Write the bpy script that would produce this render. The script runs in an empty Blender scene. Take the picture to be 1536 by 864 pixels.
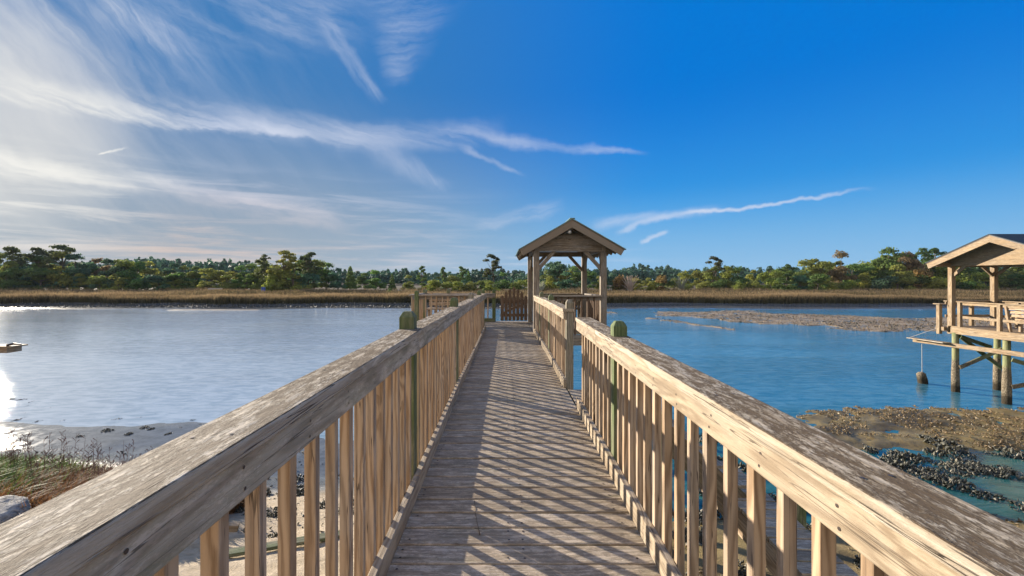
import bpy, bmesh, math, random
import numpy as np
from mathutils import Vector, Matrix

# ------------------------------------------------------------------ camera, sky, sun, exposure
scene = bpy.context.scene
COL = scene.collection
R = math.radians
F, CX, HY, EYE = 650.0, 758.0, 416.0, 1.32      # focal length / vanishing point in photo pixels, eye height over the deck

cam_d = bpy.data.cameras.new('camera'); cam = bpy.data.objects.new('camera', cam_d); COL.objects.link(cam)
cam.location = (0, 0, EYE); cam.rotation_euler = (R(90), 0, 0)
cam_d.sensor_width = 36; cam_d.lens = 36 * F / 1536
cam_d.shift_x = (768 - CX) / 1536; cam_d.shift_y = (HY - 432) / 1536
cam_d.clip_start = 0.05; cam_d.clip_end = 3000
scene.camera = cam

scene.view_settings.view_transform = 'Standard'; scene.view_settings.look = 'None'
scene.view_settings.gamma = 1; scene.view_settings.exposure = 1.18
scene.cycles.max_bounces = 6; scene.cycles.diffuse_bounces = 4; scene.cycles.glossy_bounces = 3
scene.cycles.transparent_max_bounces = 8; scene.cycles.volume_bounces = 0
scene.cycles.sample_clamp_indirect = 6; scene.cycles.caustics_reflective = False; scene.cycles.caustics_refractive = False

SUN_AZ, SUN_EL = -50.6, 13.6          # degrees left of the pier's axis, above the horizon
sd = Vector((math.sin(R(SUN_AZ)) * math.cos(R(SUN_EL)), math.cos(R(SUN_AZ)) * math.cos(R(SUN_EL)), math.sin(R(SUN_EL))))
ld = bpy.data.lights.new('sun', 'SUN'); ld.energy = 4.8; ld.angle = R(0.5); ld.color = (1.0, 0.89, 0.74)
lo = bpy.data.objects.new('sun', ld); COL.objects.link(lo); lo.rotation_euler = sd.to_track_quat('Z', 'Y').to_euler()


class NB:
    """small node-building helper"""
    def __init__(s, tree): s.t = tree; s.n = tree.nodes; s.l = tree.links
    def new(s, typ, **kw):
        n = s.n.new(typ)
        for k, v in kw.items(): setattr(n, k, v)
        return n
    def put(s, sock, v):
        if v is None: return
        if isinstance(v, bpy.types.NodeSocket): s.l.new(v, sock)
        else:
            if sock.type in ('RGBA',) and len(v) == 3: v = (*v, 1)
            sock.default_value = v
    def m(s, op, a, b=None, c=None, clamp=False):
        n = s.new('ShaderNodeMath', operation=op, use_clamp=clamp)
        for i, v in enumerate((a, b, c)): s.put(n.inputs[i], v)
        return n.outputs[0]
    def v(s, op, a, b=None, sc=None):
        n = s.new('ShaderNodeVectorMath', operation=op)
        s.put(n.inputs[0], a); s.put(n.inputs[1], b)
        if sc is not None: s.put(n.inputs['Scale'], sc)
        return n.outputs['Value'] if op in ('DOT_PRODUCT', 'LENGTH', 'DISTANCE') else n.outputs['Vector']
    def xyz(s, x, y, z):
        n = s.new('ShaderNodeCombineXYZ')
        for i, q in enumerate((x, y, z)): s.put(n.inputs[i], q)
        return n.outputs[0]
    def sep(s, v):
        n = s.new('ShaderNodeSeparateXYZ'); s.put(n.inputs[0], v); return n.outputs
    def noise(s, vec, scale=1, detail=4, rough=0.55, dist=0.0, col=False):
        n = s.new('ShaderNodeTexNoise'); s.put(n.inputs['Vector'], vec)
        n.inputs['Scale'].default_value = scale; n.inputs['Detail'].default_value = detail
        n.inputs['Roughness'].default_value = rough; n.inputs['Distortion'].default_value = dist
        return n.outputs['Color' if col else 'Fac']
    def rng(s, v, a, b, c=0.0, d=1.0, smooth=True):
        n = s.new('ShaderNodeMapRange', interpolation_type='SMOOTHSTEP' if smooth else 'LINEAR')
        s.put(n.inputs[0], v)
        for i, q in enumerate((a, b, c, d)): s.put(n.inputs[i + 1], q)
        return n.outputs[0]
    def mix(s, f, a, b, mode='MIX'):
        n = s.new('ShaderNodeMix', data_type='RGBA', blend_type=mode)
        s.put(n.inputs[0], f); s.put(n.inputs[6], a); s.put(n.inputs[7], b)
        return n.outputs[2]
    def attr(s, name, out='Vector'):
        n = s.new('ShaderNodeAttribute', attribute_name=name); return n.outputs[out]
    def bump(s, h, strength=0.3, dist=0.01, nrm=None):
        n = s.new('ShaderNodeBump'); n.inputs['Strength'].default_value = strength; n.inputs['Distance'].default_value = dist
        s.put(n.inputs['Height'], h)
        if nrm is not None: s.put(n.inputs['Normal'], nrm)
        return n.outputs[0]


def azel(px, py):
    dx, dz = (px - CX) / F, (HY - py) / F
    return (math.atan(dx), math.atan(dz / math.hypot(1, dx)))


world = bpy.data.worlds.new('World'); scene.world = world; world.use_nodes = True
w = NB(world.node_tree); w.n.clear()
sky = w.new('ShaderNodeTexSky', sky_type='NISHITA', sun_disc=False)
sky.sun_elevation = R(SUN_EL); sky.sun_rotation = R(SUN_AZ); sky.altitude = 0
sky.air_density = 1.0; sky.dust_density = 0.6; sky.ozone_density = 3.0
gen = w.new('ShaderNodeTexCoord').outputs['Generated']
gs = w.sep(gen)
az = w.m('ARCTAN2', gs[0], gs[1]); el = w.m('ARCSINE', gs[2])
P0 = w.xyz(az, el, 0.0)
wob = w.v('SUBTRACT', w.noise(P0, 5, 4, 0.6, col=True), (0.5, 0.5, 0.5))
wob2 = w.v('SUBTRACT', w.noise(P0, 28, 4, 0.65, col=True), (0.5, 0.5, 0.5))
P = w.v('ADD', P0, w.v('MULTIPLY', wob, (0.06, 0.05, 0)))
P = w.v('ADD', P, w.v('MULTIPLY', wob2, (0.022, 0.016, 0)))
elp = w.m('MAXIMUM', el, 0.0)
# deep, saturated clear-sky blue taken from the physical sky
hs = w.new('ShaderNodeHueSaturation'); hs.inputs['Saturation'].default_value = 1.35; w.put(hs.inputs['Color'], sky.outputs[0])
base = w.v('MINIMUM', hs.outputs[0], (5, 5, 5))
sund = w.v('DOT_PRODUCT', gen, tuple(sd))
away = w.rng(sund, 0.99, 0.35)
t_up = w.rng(elp, 0.0, 0.42)
clear = w.mix(t_up, (0.25, 1.9, 4.0), (0.0, 0.93, 3.5))
clear = w.mix(w.rng(elp, 0.0, 0.21), (1.25, 2.5, 3.9), clear)
clear_sun = w.mix(w.rng(elp, 0.02, 0.42), (1.65, 2.05, 2.45), (0.22, 1.0, 2.4))
clear = w.mix(away, clear_sun, clear)
base = w.mix(0.985, base, clear)
# glow around the sun just outside the frame
glow = w.rng(sund, 0.975, 1.0)
base = w.mix(w.m('MULTIPLY', w.m('POWER', glow, 1.3), 0.5), base, (4.9, 4.6, 4.1))


def fibre(ang, along, across, off):
    c, s_ = math.cos(ang), math.sin(ang)
    pa = w.v('DOT_PRODUCT', P, (c * along, s_ * along, 0)); pb = w.v('DOT_PRODUCT', P, (-s_ * across, c * across, 0))
    return w.noise(w.xyz(pa, pb, off), 1, 6, 0.62, 0.3)


f_lo = fibre(R(-9), 3.5, 26, 1.0); f_st = fibre(R(-48), 4, 22, 4.0); f_up = fibre(R(12), 3.5, 30, 7.0)


def streak(a, b, w0, w1, s0, s1, fib, fa=0.3, fb=0.7, lo=None):
    a = Vector((*azel(*a), 0)); b = Vector((*azel(*b), 0)); d = b - a; L2 = d.length_squared
    q = w.v('SUBTRACT', P, tuple(a))
    t = w.m('DIVIDE', w.v('DOT_PRODUCT', q, tuple(d)), L2)
    nrm = Vector((-d.y, d.x, 0)).normalized()
    e = w.v('DOT_PRODUCT', q, tuple(nrm))
    tc = w.m('MULTIPLY', t, 1.0, clamp=True)
    wid = w.m('ADD', w.m('MULTIPLY', tc, (w1 - w0) / F), w0 / F)
    if lo: # sharper lower edge
        e = w.m('MULTIPLY', e, w.m('ADD', 1.0, w.m('MULTIPLY', w.m('LESS_THAN', e, 0.0), lo)))
    r = w.m('DIVIDE', w.m('ABSOLUTE', e), wid)
    k = w.rng(r, 1.0, 0.0)
    ends = w.m('MULTIPLY', w.rng(t, -0.12, 0.15), w.rng(t, 1.12, 0.8))
    st = w.m('ADD', w.m('MULTIPLY', tc, s1 - s0), s0)
    return w.m('MULTIPLY', w.m('MULTIPLY', w.m('MULTIPLY', k, ends), st), w.rng(fib, fa, fb))


S = [
    streak((-60, 132), (480, 208), 30, 13, 1.1, 0.68, f_lo, 0.28, 0.66, 1.6),
    streak((150, 150), (560, 205), 40, 22, 0.4, 0.5, f_lo, 0.35, 0.7),
    streak((500, 210), (745, 196), 30, 26, 0.42, 0.45, f_lo, 0.25, 0.65),
    streak((730, 205), (955, 230), 16, 5, 0.5, 0.45, f_lo, 0.2, 0.6),
    streak((480, 30), (570, 150), 18, 13, 0.38, 0.5, f_st, 0.25, 0.65),
    streak((620, -40), (590, 120), 95, 25, 0.42, 0.35, f_up, 0.35, 0.75),
    streak((150, -10), (280, 78), 40, 18, 0.55, 0.4, f_st, 0.35, 0.7),
    streak((200, 0), (560, 20), 60, 50, 0.5, 0.35, f_lo, 0.35, 0.75),
    streak((-40, 10), (330, 90), 120, 60, 0.30, 0.14, f_st, 0.35, 0.8),
    streak((-60, 228), (230, 285), 22, 12, 0.85, 0.5, f_lo, 0.25, 0.6),
    streak((200, 262), (520, 335), 16, 22, 0.6, 0.45, f_lo, 0.25, 0.6),
    streak((560, 225), (670, 285), 26, 18, 0.25, 0.35, f_st, 0.3, 0.65),
    streak((690, 220), (780, 262), 8, 6, 0.35, 0.3, f_st, 0.2, 0.6),
    streak((720, 335), (840, 310), 12, 16, 0.3, 0.3, f_up, 0.3, 0.6),
    streak((890, 338), (1070, 313), 12, 10, 0.42, 0.3, f_up, 0.2, 0.6),
    streak((930, 348), (1010, 322), 7, 6, 0.5, 0.4, f_up, 0.1, 0.5),
    streak((1020, 319), (1290, 288), 4.5, 3, 0.75, 0.5, f_up, 0.1, 0.45),
    streak((965, 362), (1000, 350), 5, 4, 0.6, 0.5, f_up, 0.1, 0.5),
    streak((148, 228), (192, 219), 2.5, 2, 0.9, 0.3, f_up, 0.0, 0.3),
]
cl = S[0]
for q in S[1:]:
    cl = w.m('SUBTRACT', 1.0, w.m('MULTIPLY', w.m('SUBTRACT', 1.0, cl, clamp=True), w.m('SUBTRACT', 1.0, q, clamp=True)))
# thin banks of cirrus low over the left horizon, and a faint veil towards the sun
lowm = w.m('MULTIPLY', w.rng(az, 0.1, -0.55), w.m('MULTIPLY', w.rng(el, 0.235, 0.13), w.rng(el, -0.02, 0.03)))
lows = w.m('MULTIPLY', lowm, w.rng(w.noise(w.xyz(w.m('MULTIPLY', az, 3.2), w.m('MULTIPLY', el, 34), 3.0), 1, 6, 0.65, 0.5), 0.44, 0.66))
hor = w.m('MULTIPLY', w.m('MULTIPLY', w.rng(az, 0.55, -0.1), w.rng(el, 0.10, 0.04)), w.rng(w.noise(w.xyz(w.m('MULTIPLY', az, 4), w.m('MULTIPLY', el, 60), 9.0), 1, 5, 0.6), 0.45, 0.75))
veil = w.m('MULTIPLY', w.m('MULTIPLY', w.rng(az, -0.15, -0.95), w.rng(f_st, 0.25, 0.8)), 0.22)
for q in (w.m('MULTIPLY', lows, 0.55), w.m('MULTIPLY', hor, 0.6), veil):
    cl = w.m('SUBTRACT', 1.0, w.m('MULTIPLY', w.m('SUBTRACT', 1.0, cl, clamp=True), w.m('SUBTRACT', 1.0, q, clamp=True)))
warm = w.m('MULTIPLY', w.rng(el, 0.22, 0.05), w.rng(az, 0.2, -0.7))
ccol = w.mix(warm, (3.5, 3.75, 4.4), (4.2, 3.2, 2.65))
ccol = w.mix(w.rng(sund, 0.955, 0.998), ccol, (4.9, 4.8, 4.5))
skyc = w.mix(cl, base, ccol)
# unseen half of the sky behind the viewer, brightened as added fill light
bank = w.m('MULTIPLY', w.rng(gs[1], 0.05, -0.55), w.rng(w.noise(gen, 2.2, 5, .6), .25, .55, .55, 1.0))
skyc = w.mix(w.m('MULTIPLY', bank, .9), skyc, (4.8, 4.6, 4.5))
skyc = w.mix(w.rng(el, -0.01, -0.08), skyc, (0.9, 1.0, 1.0))
bg = w.new('ShaderNodeBackground'); bg.inputs['Strength'].default_value = 0.088; w.put(bg.inputs['Color'], skyc)
wo = w.new('ShaderNodeOutputWorld'); w.l.new(bg.outputs[0], wo.inputs[0])
world.cycles.sampling_method = 'MANUAL'; world.cycles.sample_map_resolution = 512

rnd = random.Random(7)
nr = np.random.default_rng(11)
WZ = -2.90      # water level


# ------------------------------------------------------------------ helpers
def at(px, py, Y):
    return Vector(((px - CX) / F * Y, Y, EYE + (HY - py) / F * Y))


def tag(o, label=None, cat=None, group=None, kind=None):
    if label: o['label'] = label
    if cat: o['category'] = cat
    if group: o['group'] = group
    if kind: o['kind'] = kind
    return o


def empty(name, loc=(0, 0, 0), label=None, cat=None, group=None):
    o = bpy.data.objects.new(name, None); COL.objects.link(o); o.location = loc; o.empty_display_size = 0.2
    return tag(o, label, cat, group)


class MB:
    """collects shapes; build() links them as one mesh object. gc = (along, across, through) grain coordinates"""
    def __init__(s): s.v = []; s.f = []; s.g = []; s.t = []; s.mi = []
    def beam(s, A, B, wd, ht, up=(0, 0, 1), off=(0, 0), tone=None, mi=0, taper=1.0):
        A, B = Vector(A), Vector(B); d = B - A; L = d.length; d.normalize(); up = Vector(up)
        sd_ = d.cross(up).normalized(); u = sd_.cross(d).normalized()
        tone = rnd.random() if tone is None else tone
        ro = (rnd.uniform(0, 90), rnd.uniform(0, 90), rnd.uniform(0, 90)); k0 = len(s.v)
        for i, e in enumerate((0, L)):
            k = 1 if i == 0 else taper
            for (a, b) in ((-.5, -.5), (.5, -.5), (.5, .5), (-.5, .5)):
                s.v.append(A + d * e + sd_ * (a * wd * k + off[0]) + u * (b * ht * k + off[1]))
                s.g.append((e + ro[0], a * wd + ro[1], b * ht + ro[2])); s.t.append(tone)
        for q in ((0, 3, 2, 1), (4, 5, 6, 7), (0, 1, 5, 4), (1, 2, 6, 5), (2, 3, 7, 6), (3, 0, 4, 7)):
            s.f.append(tuple(k0 + i for i in q)); s.mi.append(mi)
        return s
    def prism(s, pts, ext, grain=(1, 0, 0), tone=None):
        """closed outline pts (3D, planar) extruded by the vector ext"""
        pts = [Vector(p) for p in pts]; ext = Vector(ext); n = len(pts); k0 = len(s.v)
        tone = rnd.random() if tone is None else tone
        g = Vector(grain).normalized(); t = ext.normalized(); c = g.cross(t).normalized(); ro = rnd.uniform(0, 80)
        for e in (Vector(), ext):
            for p in pts:
                q = p + e; s.v.append(q); s.g.append((q.dot(g) + ro, q.dot(c) + ro, q.dot(t))); s.t.append(tone)
        nn = (pts[1] - pts[0]).cross(pts[2] - pts[1])
        fl = nn.dot(ext) > 0
        a = tuple(range(k0, k0 + n)); b = tuple(range(k0 + n, k0 + 2 * n))
        s.f += [a[::-1] if fl else a, b if fl else b[::-1]]; s.mi += [0, 0]
        for i in range(n):
            j = (i + 1) % n; q = (a[i], a[j], b[j], b[i]); s.f.append(q if fl else q[::-1]); s.mi.append(0)
        return s
    def post(s, x, y, z0, z1, wd=0.089, cap=True, tone=None, ang=0):
        tone = rnd.random() if tone is None else tone
        ro = (rnd.uniform(0, 90), rnd.uniform(0, 90), rnd.uniform(0, 90)); k0 = len(s.v); h = wd / 2
        rings = [(z0, h), (z1 - 0.035, h), (z1 - 0.005, h * 0.62), (z1, h * 0.5)] if cap else [(z0, h), (z1, h)]
        for z, r in rings:
            for a, b in ((-r, -r), (r, -r), (r, r), (-r, r)):
                a, b = a * math.cos(ang) - b * math.sin(ang), a * math.sin(ang) + b * math.cos(ang)
                s.v.append(Vector((x + a, y + b, z))); s.g.append((z + ro[0], a + ro[1], b + ro[2])); s.t.append(tone)
        s.f.append((k0 + 3, k0 + 2, k0 + 1, k0)); s.mi.append(0)
        for r in range(len(rings) - 1):
            for i in range(4):
                j = (i + 1) % 4; s.f.append((k0 + r * 4 + i, k0 + r * 4 + j, k0 + r * 4 + 4 + j, k0 + r * 4 + 4 + i)); s.mi.append(0)
        e = k0 + (len(rings) - 1) * 4
        s.f.append((e, e + 1, e + 2, e + 3)); s.mi.append(0)
        return s
    def tube(s, pts, radii, seg=8, cap=True, jit=0.0):
        pts = [Vector(p) for p in pts]; k0 = len(s.v); ro = rnd.uniform(0, 50)
        if not hasattr(radii, '__len__'): radii = [radii] * len(pts)
        L = 0
        for i, p in enumerate(pts):
            d = (pts[min(i + 1, len(pts) - 1)] - pts[max(i - 1, 0)]).normalized()
            ref = Vector((0, 0, 1)) if abs(d.z) < 0.9 else Vector((1, 0, 0))
            a = d.cross(ref).normalized(); b = d.cross(a).normalized()
            if i: L += (p - pts[i - 1]).length
            for k in range(seg):
                th = 2 * math.pi * k / seg; r = radii[i] * (1 + rnd.uniform(-jit, jit))
                s.v.append(p + a * math.cos(th) * r + b * math.sin(th) * r)
                s.g.append((L + ro, math.cos(th) * radii[i], math.sin(th) * radii[i])); s.t.append(.5)
        for i in range(len(pts) - 1):
            for k in range(seg):
                k2 = (k + 1) % seg
                s.f.append((k0 + i * seg + k2, k0 + i * seg + k, k0 + (i + 1) * seg + k, k0 + (i + 1) * seg + k2)); s.mi.append(0)
        if cap:
            s.f.append(tuple(k0 + k for k in range(seg))); s.mi.append(0)
            e = k0 + (len(pts) - 1) * seg; s.f.append(tuple(e + k for k in reversed(range(seg)))); s.mi.append(0)
        return s
    def build(s, name, mats, parent=None, bevel=0.0, smooth=False, loc=None):
        me = bpy.data.meshes.new(name)
        o = bpy.data.objects.new(name, me); COL.objects.link(o)
        vs = s.v
        if loc is not None:
            o.location = loc; lv = Vector(loc); vs = [p - lv for p in vs]
        if parent is not None:
            o.parent = parent
            if loc is None and parent.location.length > 0: vs = [p - parent.location for p in vs]
            elif loc is not None: o.location = Vector(loc) - parent.location
        me.from_pydata([tuple(p) for p in vs], [], s.f)
        a = me.attributes.new('gc', 'FLOAT_VECTOR', 'POINT'); a.data.foreach_set('vector', np.array(s.g, 'f').ravel())
        a = me.attributes.new('tone', 'FLOAT', 'POINT'); a.data.foreach_set('value', np.array(s.t, 'f'))
        for m_ in (mats if isinstance(mats, (list, tuple)) else [mats]): me.materials.append(m_)
        me.polygons.foreach_set('material_index', s.mi)
        if smooth: me.polygons.foreach_set('use_smooth', [True] * len(me.polygons))
        if bevel:
            b = o.modifiers.new('bevel', 'BEVEL'); b.width = bevel; b.segments = 2; b.limit_method = 'ANGLE'; b.angle_limit = R(40)
        me.update()
        return o


def fast_mesh(name, verts, faces, mat, parent=None, smooth=False, attrs=None):
    """verts (n,3) array, faces (m,k) array"""
    me = bpy.data.meshes.new(name); verts = np.asarray(verts, 'f'); faces = np.asarray(faces, 'i')
    m_, k = faces.shape
    me.vertices.add(len(verts)); me.vertices.foreach_set('co', verts.ravel())
    me.loops.add(m_ * k); me.loops.foreach_set('vertex_index', faces.ravel())
    me.polygons.add(m_); me.polygons.foreach_set('loop_start', np.arange(m_, dtype='i') * k)
    me.polygons.foreach_set('loop_total', np.full(m_, k, 'i'))
    if smooth: me.polygons.foreach_set('use_smooth', np.ones(m_, bool))
    for an, arr in (attrs or {}).items():
        arr = np.asarray(arr, 'f')
        if arr.ndim == 1:
            a = me.attributes.new(an, 'FLOAT', 'POINT'); a.data.foreach_set('value', arr)
        else:
            a = me.attributes.new(an, 'FLOAT_COLOR', 'POINT'); a.data.foreach_set('color', np.c_[arr, np.ones(len(arr))].astype('f').ravel())
    me.materials.append(mat); me.update(calc_edges=True); me.validate()
    if name is None: return me
    o = bpy.data.objects.new(name, me); COL.objects.link(o); o.parent = parent
    return o


def hash2(i, j, s):
    v_ = np.sin(i * 127.1 + j * 311.7 + s * 74.7) * 43758.5453
    return v_ - np.floor(v_)


def vnoise(x, y, s=0):
    xi, yi = np.floor(x), np.floor(y); fx, fy = x - xi, y - yi
    fx = fx * fx * (3 - 2 * fx); fy = fy * fy * (3 - 2 * fy)
    return (hash2(xi, yi, s) * (1 - fx) + hash2(xi + 1, yi, s) * fx) * (1 - fy) + (hash2(xi, yi + 1, s) * (1 - fx) + hash2(xi + 1, yi + 1, s) * fx) * fy


def fbm(x, y, s=0, o=4):
    t = 0; a = .5; n_ = 0
    for k in range(o): t = t + a * vnoise(x * 2 ** k, y * 2 ** k, s + k * 13); n_ += a; a *= .5
    return t / n_


def sst(x, a, b):
    t = np.clip((x - a) / (b - a), 0, 1); return t * t * (3 - 2 * t)


# ------------------------------------------------------------------ materials
def new_mat(name):
    m_ = bpy.data.materials.new(name); m_.use_nodes = True; b = NB(m_.node_tree)
    return m_, b, b.n['Principled BSDF']


def wood(name, c_lo, c_hi, weather=None, wamt=0.4, grime=None, gamt=0.0, rough=0.78, ring=1.0, bump=0.35, algae=0.0, tonev=0.35, topw=0.0):
    m_, b, p = new_mat(name)
    g = b.attr('gc'); tone = b.attr('tone', 'Fac'); s_ = b.sep(g)
    # knots
    vo = b.new('ShaderNodeTexVoronoi'); vo.inputs['Scale'].default_value = 1.0
    wig = b.v('MULTIPLY', b.v('SUBTRACT', b.noise(b.v('MULTIPLY', g, (14, 60, 60)), 1, 2, .5, col=True), (.5, .5, .5)), (.14, .2, .2))
    b.put(vo.inputs['Vector'], b.v('ADD', b.v('MULTIPLY', g, (2.4, 7.5, 3.0)), wig))
    kd = vo.outputs['Distance']; ksel = b.m('GREATER_THAN', b.sep(vo.outputs['Color'])[0], 0.62)
    knot = b.m('MULTIPLY', b.rng(kd, 0.15, 0.06), ksel)
    kfield = b.m('MULTIPLY', b.rng(kd, 0.42, 0.0), ksel)
    slow = b.noise(b.v('MULTIPLY', g, (1.1, 7, 7)), 1, 3, .5)
    ringc = b.m('ADD', b.m('MULTIPLY', slow, 38.0), b.m('ADD', b.m('MULTIPLY', kfield, 14.0), b.m('MULTIPLY', b.m('ADD', s_[1], b.m('MULTIPLY', s_[2], .35)), 210.0)))
    rings = b.m('MULTIPLY_ADD', b.m('SINE', ringc), 0.5, 0.5)
    fine = b.noise(b.v('MULTIPLY', g, (16, 240, 240)), 1, 5, .7)
    mid = b.noise(b.v('MULTIPLY', g, (4.0, 55, 55)), 1, 5, .65)
    gr = b.m('ADD', b.m('MULTIPLY', rings, 0.36 * ring), b.m('ADD', b.m('MULTIPLY', fine, 0.5), b.m('MULTIPLY', mid, 0.55)))
    gr = b.rng(gr, 0.35, 1.05)
    c = b.mix(gr, c_lo, c_hi)
    blot = b.noise(b.v('MULTIPLY', g, (2.0, 9, 9)), 1, 5, .6)
    if weather:
        c = b.mix(b.m('MULTIPLY', b.rng(blot, 0.40, 0.66), wamt), c, b.mix(gr, tuple(x * .62 for x in weather), weather))
    c = b.mix(b.m('MULTIPLY', b.rng(tone, 0.0, 1.0, 1.0, 0.0, False), tonev), c, b.mix(1.0, c, tuple(x * .55 for x in (1.05, 1.0, .92)), 'MULTIPLY'))
    if algae:
        am = b.m('MULTIPLY', b.rng(b.noise(b.v('MULTIPLY', g, (3.1, 17, 17)), 1, 5, .7), 0.5, 0.68), algae)
        c = b.mix(am, c, (.10, .125, .035))
    c = b.mix(b.m('MULTIPLY', knot, .85), c, (.06, .032, .018))
    crack = b.noise(b.v('MULTIPLY', g, (.9, 30, 30)), 1, 3, .5)
    cr = b.m('MULTIPLY', b.rng(b.m('ABSOLUTE', b.m('SUBTRACT', crack, .5)), 0.010, 0.003), b.rng(blot, .42, .55))
    c = b.mix(b.m('MULTIPLY', cr, .75), c, (.03, .022, .017))
    hgt = b.m('SUBTRACT', b.m('ADD', b.m('MULTIPLY', gr, .5), b.m('MULTIPLY', fine, .35)), b.m('MULTIPLY', cr, 2.2))
    if grime:
        gn = b.noise(b.v('MULTIPLY', g, (8, 26, 26)), 1, 9, .78)
        gn2 = b.noise(b.v('MULTIPLY', g, (60, 190, 190)), 1, 4, .75)
        ge = b.sep(b.new('ShaderNodeNewGeometry').outputs['Normal'])[2]
        gm = b.m('MULTIPLY', b.rng(b.m('ADD', gn, b.m('MULTIPLY', gn2, .42)), .635, .75), gamt)
        if topw: gm = b.m('MULTIPLY', gm, b.rng(ge, .3, .9, 1 - topw, 1.0))
        c = b.mix(gm, c, grime)
        hgt = b.m('ADD', hgt, b.m('MULTIPLY', b.m('MULTIPLY', gm, gn2), 1.2))
    b.put(p.inputs['Base Color'], c); p.inputs['Roughness'].default_value = rough
    p.inputs['Specular IOR Level'].default_value = .25
    b.put(p.inputs['Normal'], b.bump(hgt, bump, .006))
    return m_


M = {}
M['deck'] = wood('deck_wood', (.40, .31, .215), (.75, .625, .465), (.66, .60, .52), .4, (.10, .075, .045), .5, ring=.6, bump=.35, algae=.25, tonev=.75)
M['cap'] = wood('rail_cap_wood', (.31, .235, .15), (.62, .53, .40), (.66, .60, .51), .5, (.12, .078, .038), .95, ring=.7, bump=.9, topw=.9, tonev=.15)
M['fascia'] = wood('rail_board_wood', (.30, .235, .165), (.58, .485, .365), (.52, .49, .45), .5, (.14, .13, .07), .35, ring=1.1, bump=.4, algae=.3, tonev=.2)
M['fascia_r'] = wood('rail_board_pale', (.25, .185, .12), (.45, .365, .255), (.43, .38, .31), .35, (.2, .15, .09), .2, ring=1.2, bump=.4, tonev=.15)
M['bal'] = wood('baluster_wood', (.27, .175, .10), (.54, .39, .25), (.46, .40, .33), .5, None, 0, ring=1.3, bump=.3, tonev=.45)
M['green'] = wood('green_treated_wood', (.08, .12, .045), (.21, .25, .11), (.38, .34, .23), .75, (.05, .06, .03), .3, ring=.6, algae=.3, tonev=.3)
M['postgrey'] = wood('weathered_post_wood', (.22, .18, .13), (.47, .40, .31), (.4, .38, .33), .5, (.10, .12, .05), .3, ring=.8, tonev=.3)
M['shelter'] = wood('grey_timber', (.20, .15, .10), (.40, .34, .27), (.42, .40, .38), .65, (.07, .06, .045), .3, ring=.9, tonev=.35)
M['yellow'] = wood('new_pine_timber', (.27, .18, .10), (.50, .375, .235), (.46, .385, .29), .55, (.12, .08, .05), .3, ring=1.0, tonev=.4)
M['dark'] = wood('brown_picket_wood', (.10, .06, .035), (.25, .165, .105), (.24, .19, .15), .35, None, 0, ring=.9, tonev=.5)
M['under'] = wood('substructure_wood', (.13, .09, .055), (.32, .24, .15), (.26, .24, .18), .35, (.05, .05, .03), .3, ring=.7, algae=.4)


def pile_mat():
    m_ = wood('tide_stained_pile', (.22, .20, .09), (.42, .44, .24), (.28, .36, .17), .6, None, 0, ring=.6, algae=.35)
    b = NB(m_.node_tree); p = b.n['Principled BSDF']
    old = p.inputs['Base Color'].links[0].from_socket; oldn = p.inputs['Normal'].links[0].from_socket
    pos = b.new('ShaderNodeNewGeometry').outputs['Position']; z = b.sep(pos)[2]
    zz = b.m('ADD', z, b.m('MULTIPLY', b.noise(pos, 7, 5, .7), .5))
    barn = b.mix(b.rng(b.noise(pos, 34, 4, .7), .42, .62), (.10, .075, .045), (.40, .33, .23))
    c = b.mix(b.rng(zz, -1.35, -1.55), old, barn)
    c = b.mix(b.rng(zz, -2.2, -2.5), c, (.045, .034, .02))
    b.put(p.inputs['Base Color'], c)
    b.put(p.inputs['Normal'], b.bump(b.m('MULTIPLY', b.noise(pos, 30, 4, .7), b.rng(z, -1.5, -1.9)), .9, .04, oldn))
    return m_


M['pile'] = pile_mat()


def simple(name, col, rough=.6, metal=0, nscale=8, var=.25, bump=.2, bd=.01):
    m_, b, p = new_mat(name)
    co = b.new('ShaderNodeTexCoord').outputs['Object']
    n_ = b.noise(co, nscale, 6, .65)
    c = b.mix(b.rng(n_, .3, .7), tuple(x * (1 - var) for x in col), tuple(min(1, x * (1 + var)) for x in col))
    b.put(p.inputs['Base Color'], c); p.inputs['Roughness'].default_value = rough; p.inputs['Metallic'].default_value = metal
    b.put(p.inputs['Normal'], b.bump(n_, bump, bd))
    return m_


M['nail'] = simple('nail_steel', (.09, .07, .06), .5, .6)
M['metal_roof'] = simple('roof_edge_metal', (.16, .24, .22), .4, .5, 5)
M['shingle'] = simple('dark_shingles', (.035, .05, .055), .85, 0, 30, .5, .6)
M['drip'] = simple('red_brown_drip_edge', (.07, .035, .03), .5)
M['lamp'] = simple('pale_fixture_metal', (.62, .62, .60), .35, .3)
M['rope'] = simple('pale_rope', (.55, .50, .45), .9, 0, 60)
M['rock'] = simple('pale_granite', (.40, .37, .32), .85, 0, 9, .5, 1.0, .09)
M['shell'] = None


def shell_mat(name, c1, c2, c3):
    m_, b, p = new_mat(name)
    t = b.attr('tone', 'Fac'); co = b.new('ShaderNodeTexCoord').outputs['Object']
    c = b.mix(b.rng(t, .35, .75), c1, c2); c = b.mix(b.rng(t, .92, .99), c, c3)
    c = b.mix(b.m('MULTIPLY', b.rng(b.noise(co, 30, 4, .7), .4, .6), .5), c, tuple(x * .5 for x in c1))
    b.put(p.inputs['Base Color'], c); p.inputs['Roughness'].default_value = .55
    return m_


M['oyster'] = shell_mat('oyster_shell', (.03, .032, .022), (.10, .095, .065), (.42, .37, .28))
M['oyster_pale'] = shell_mat('oyster_shell_pale', (.13, .085, .035), (.32, .22, .11), (.55, .48, .36))

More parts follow.
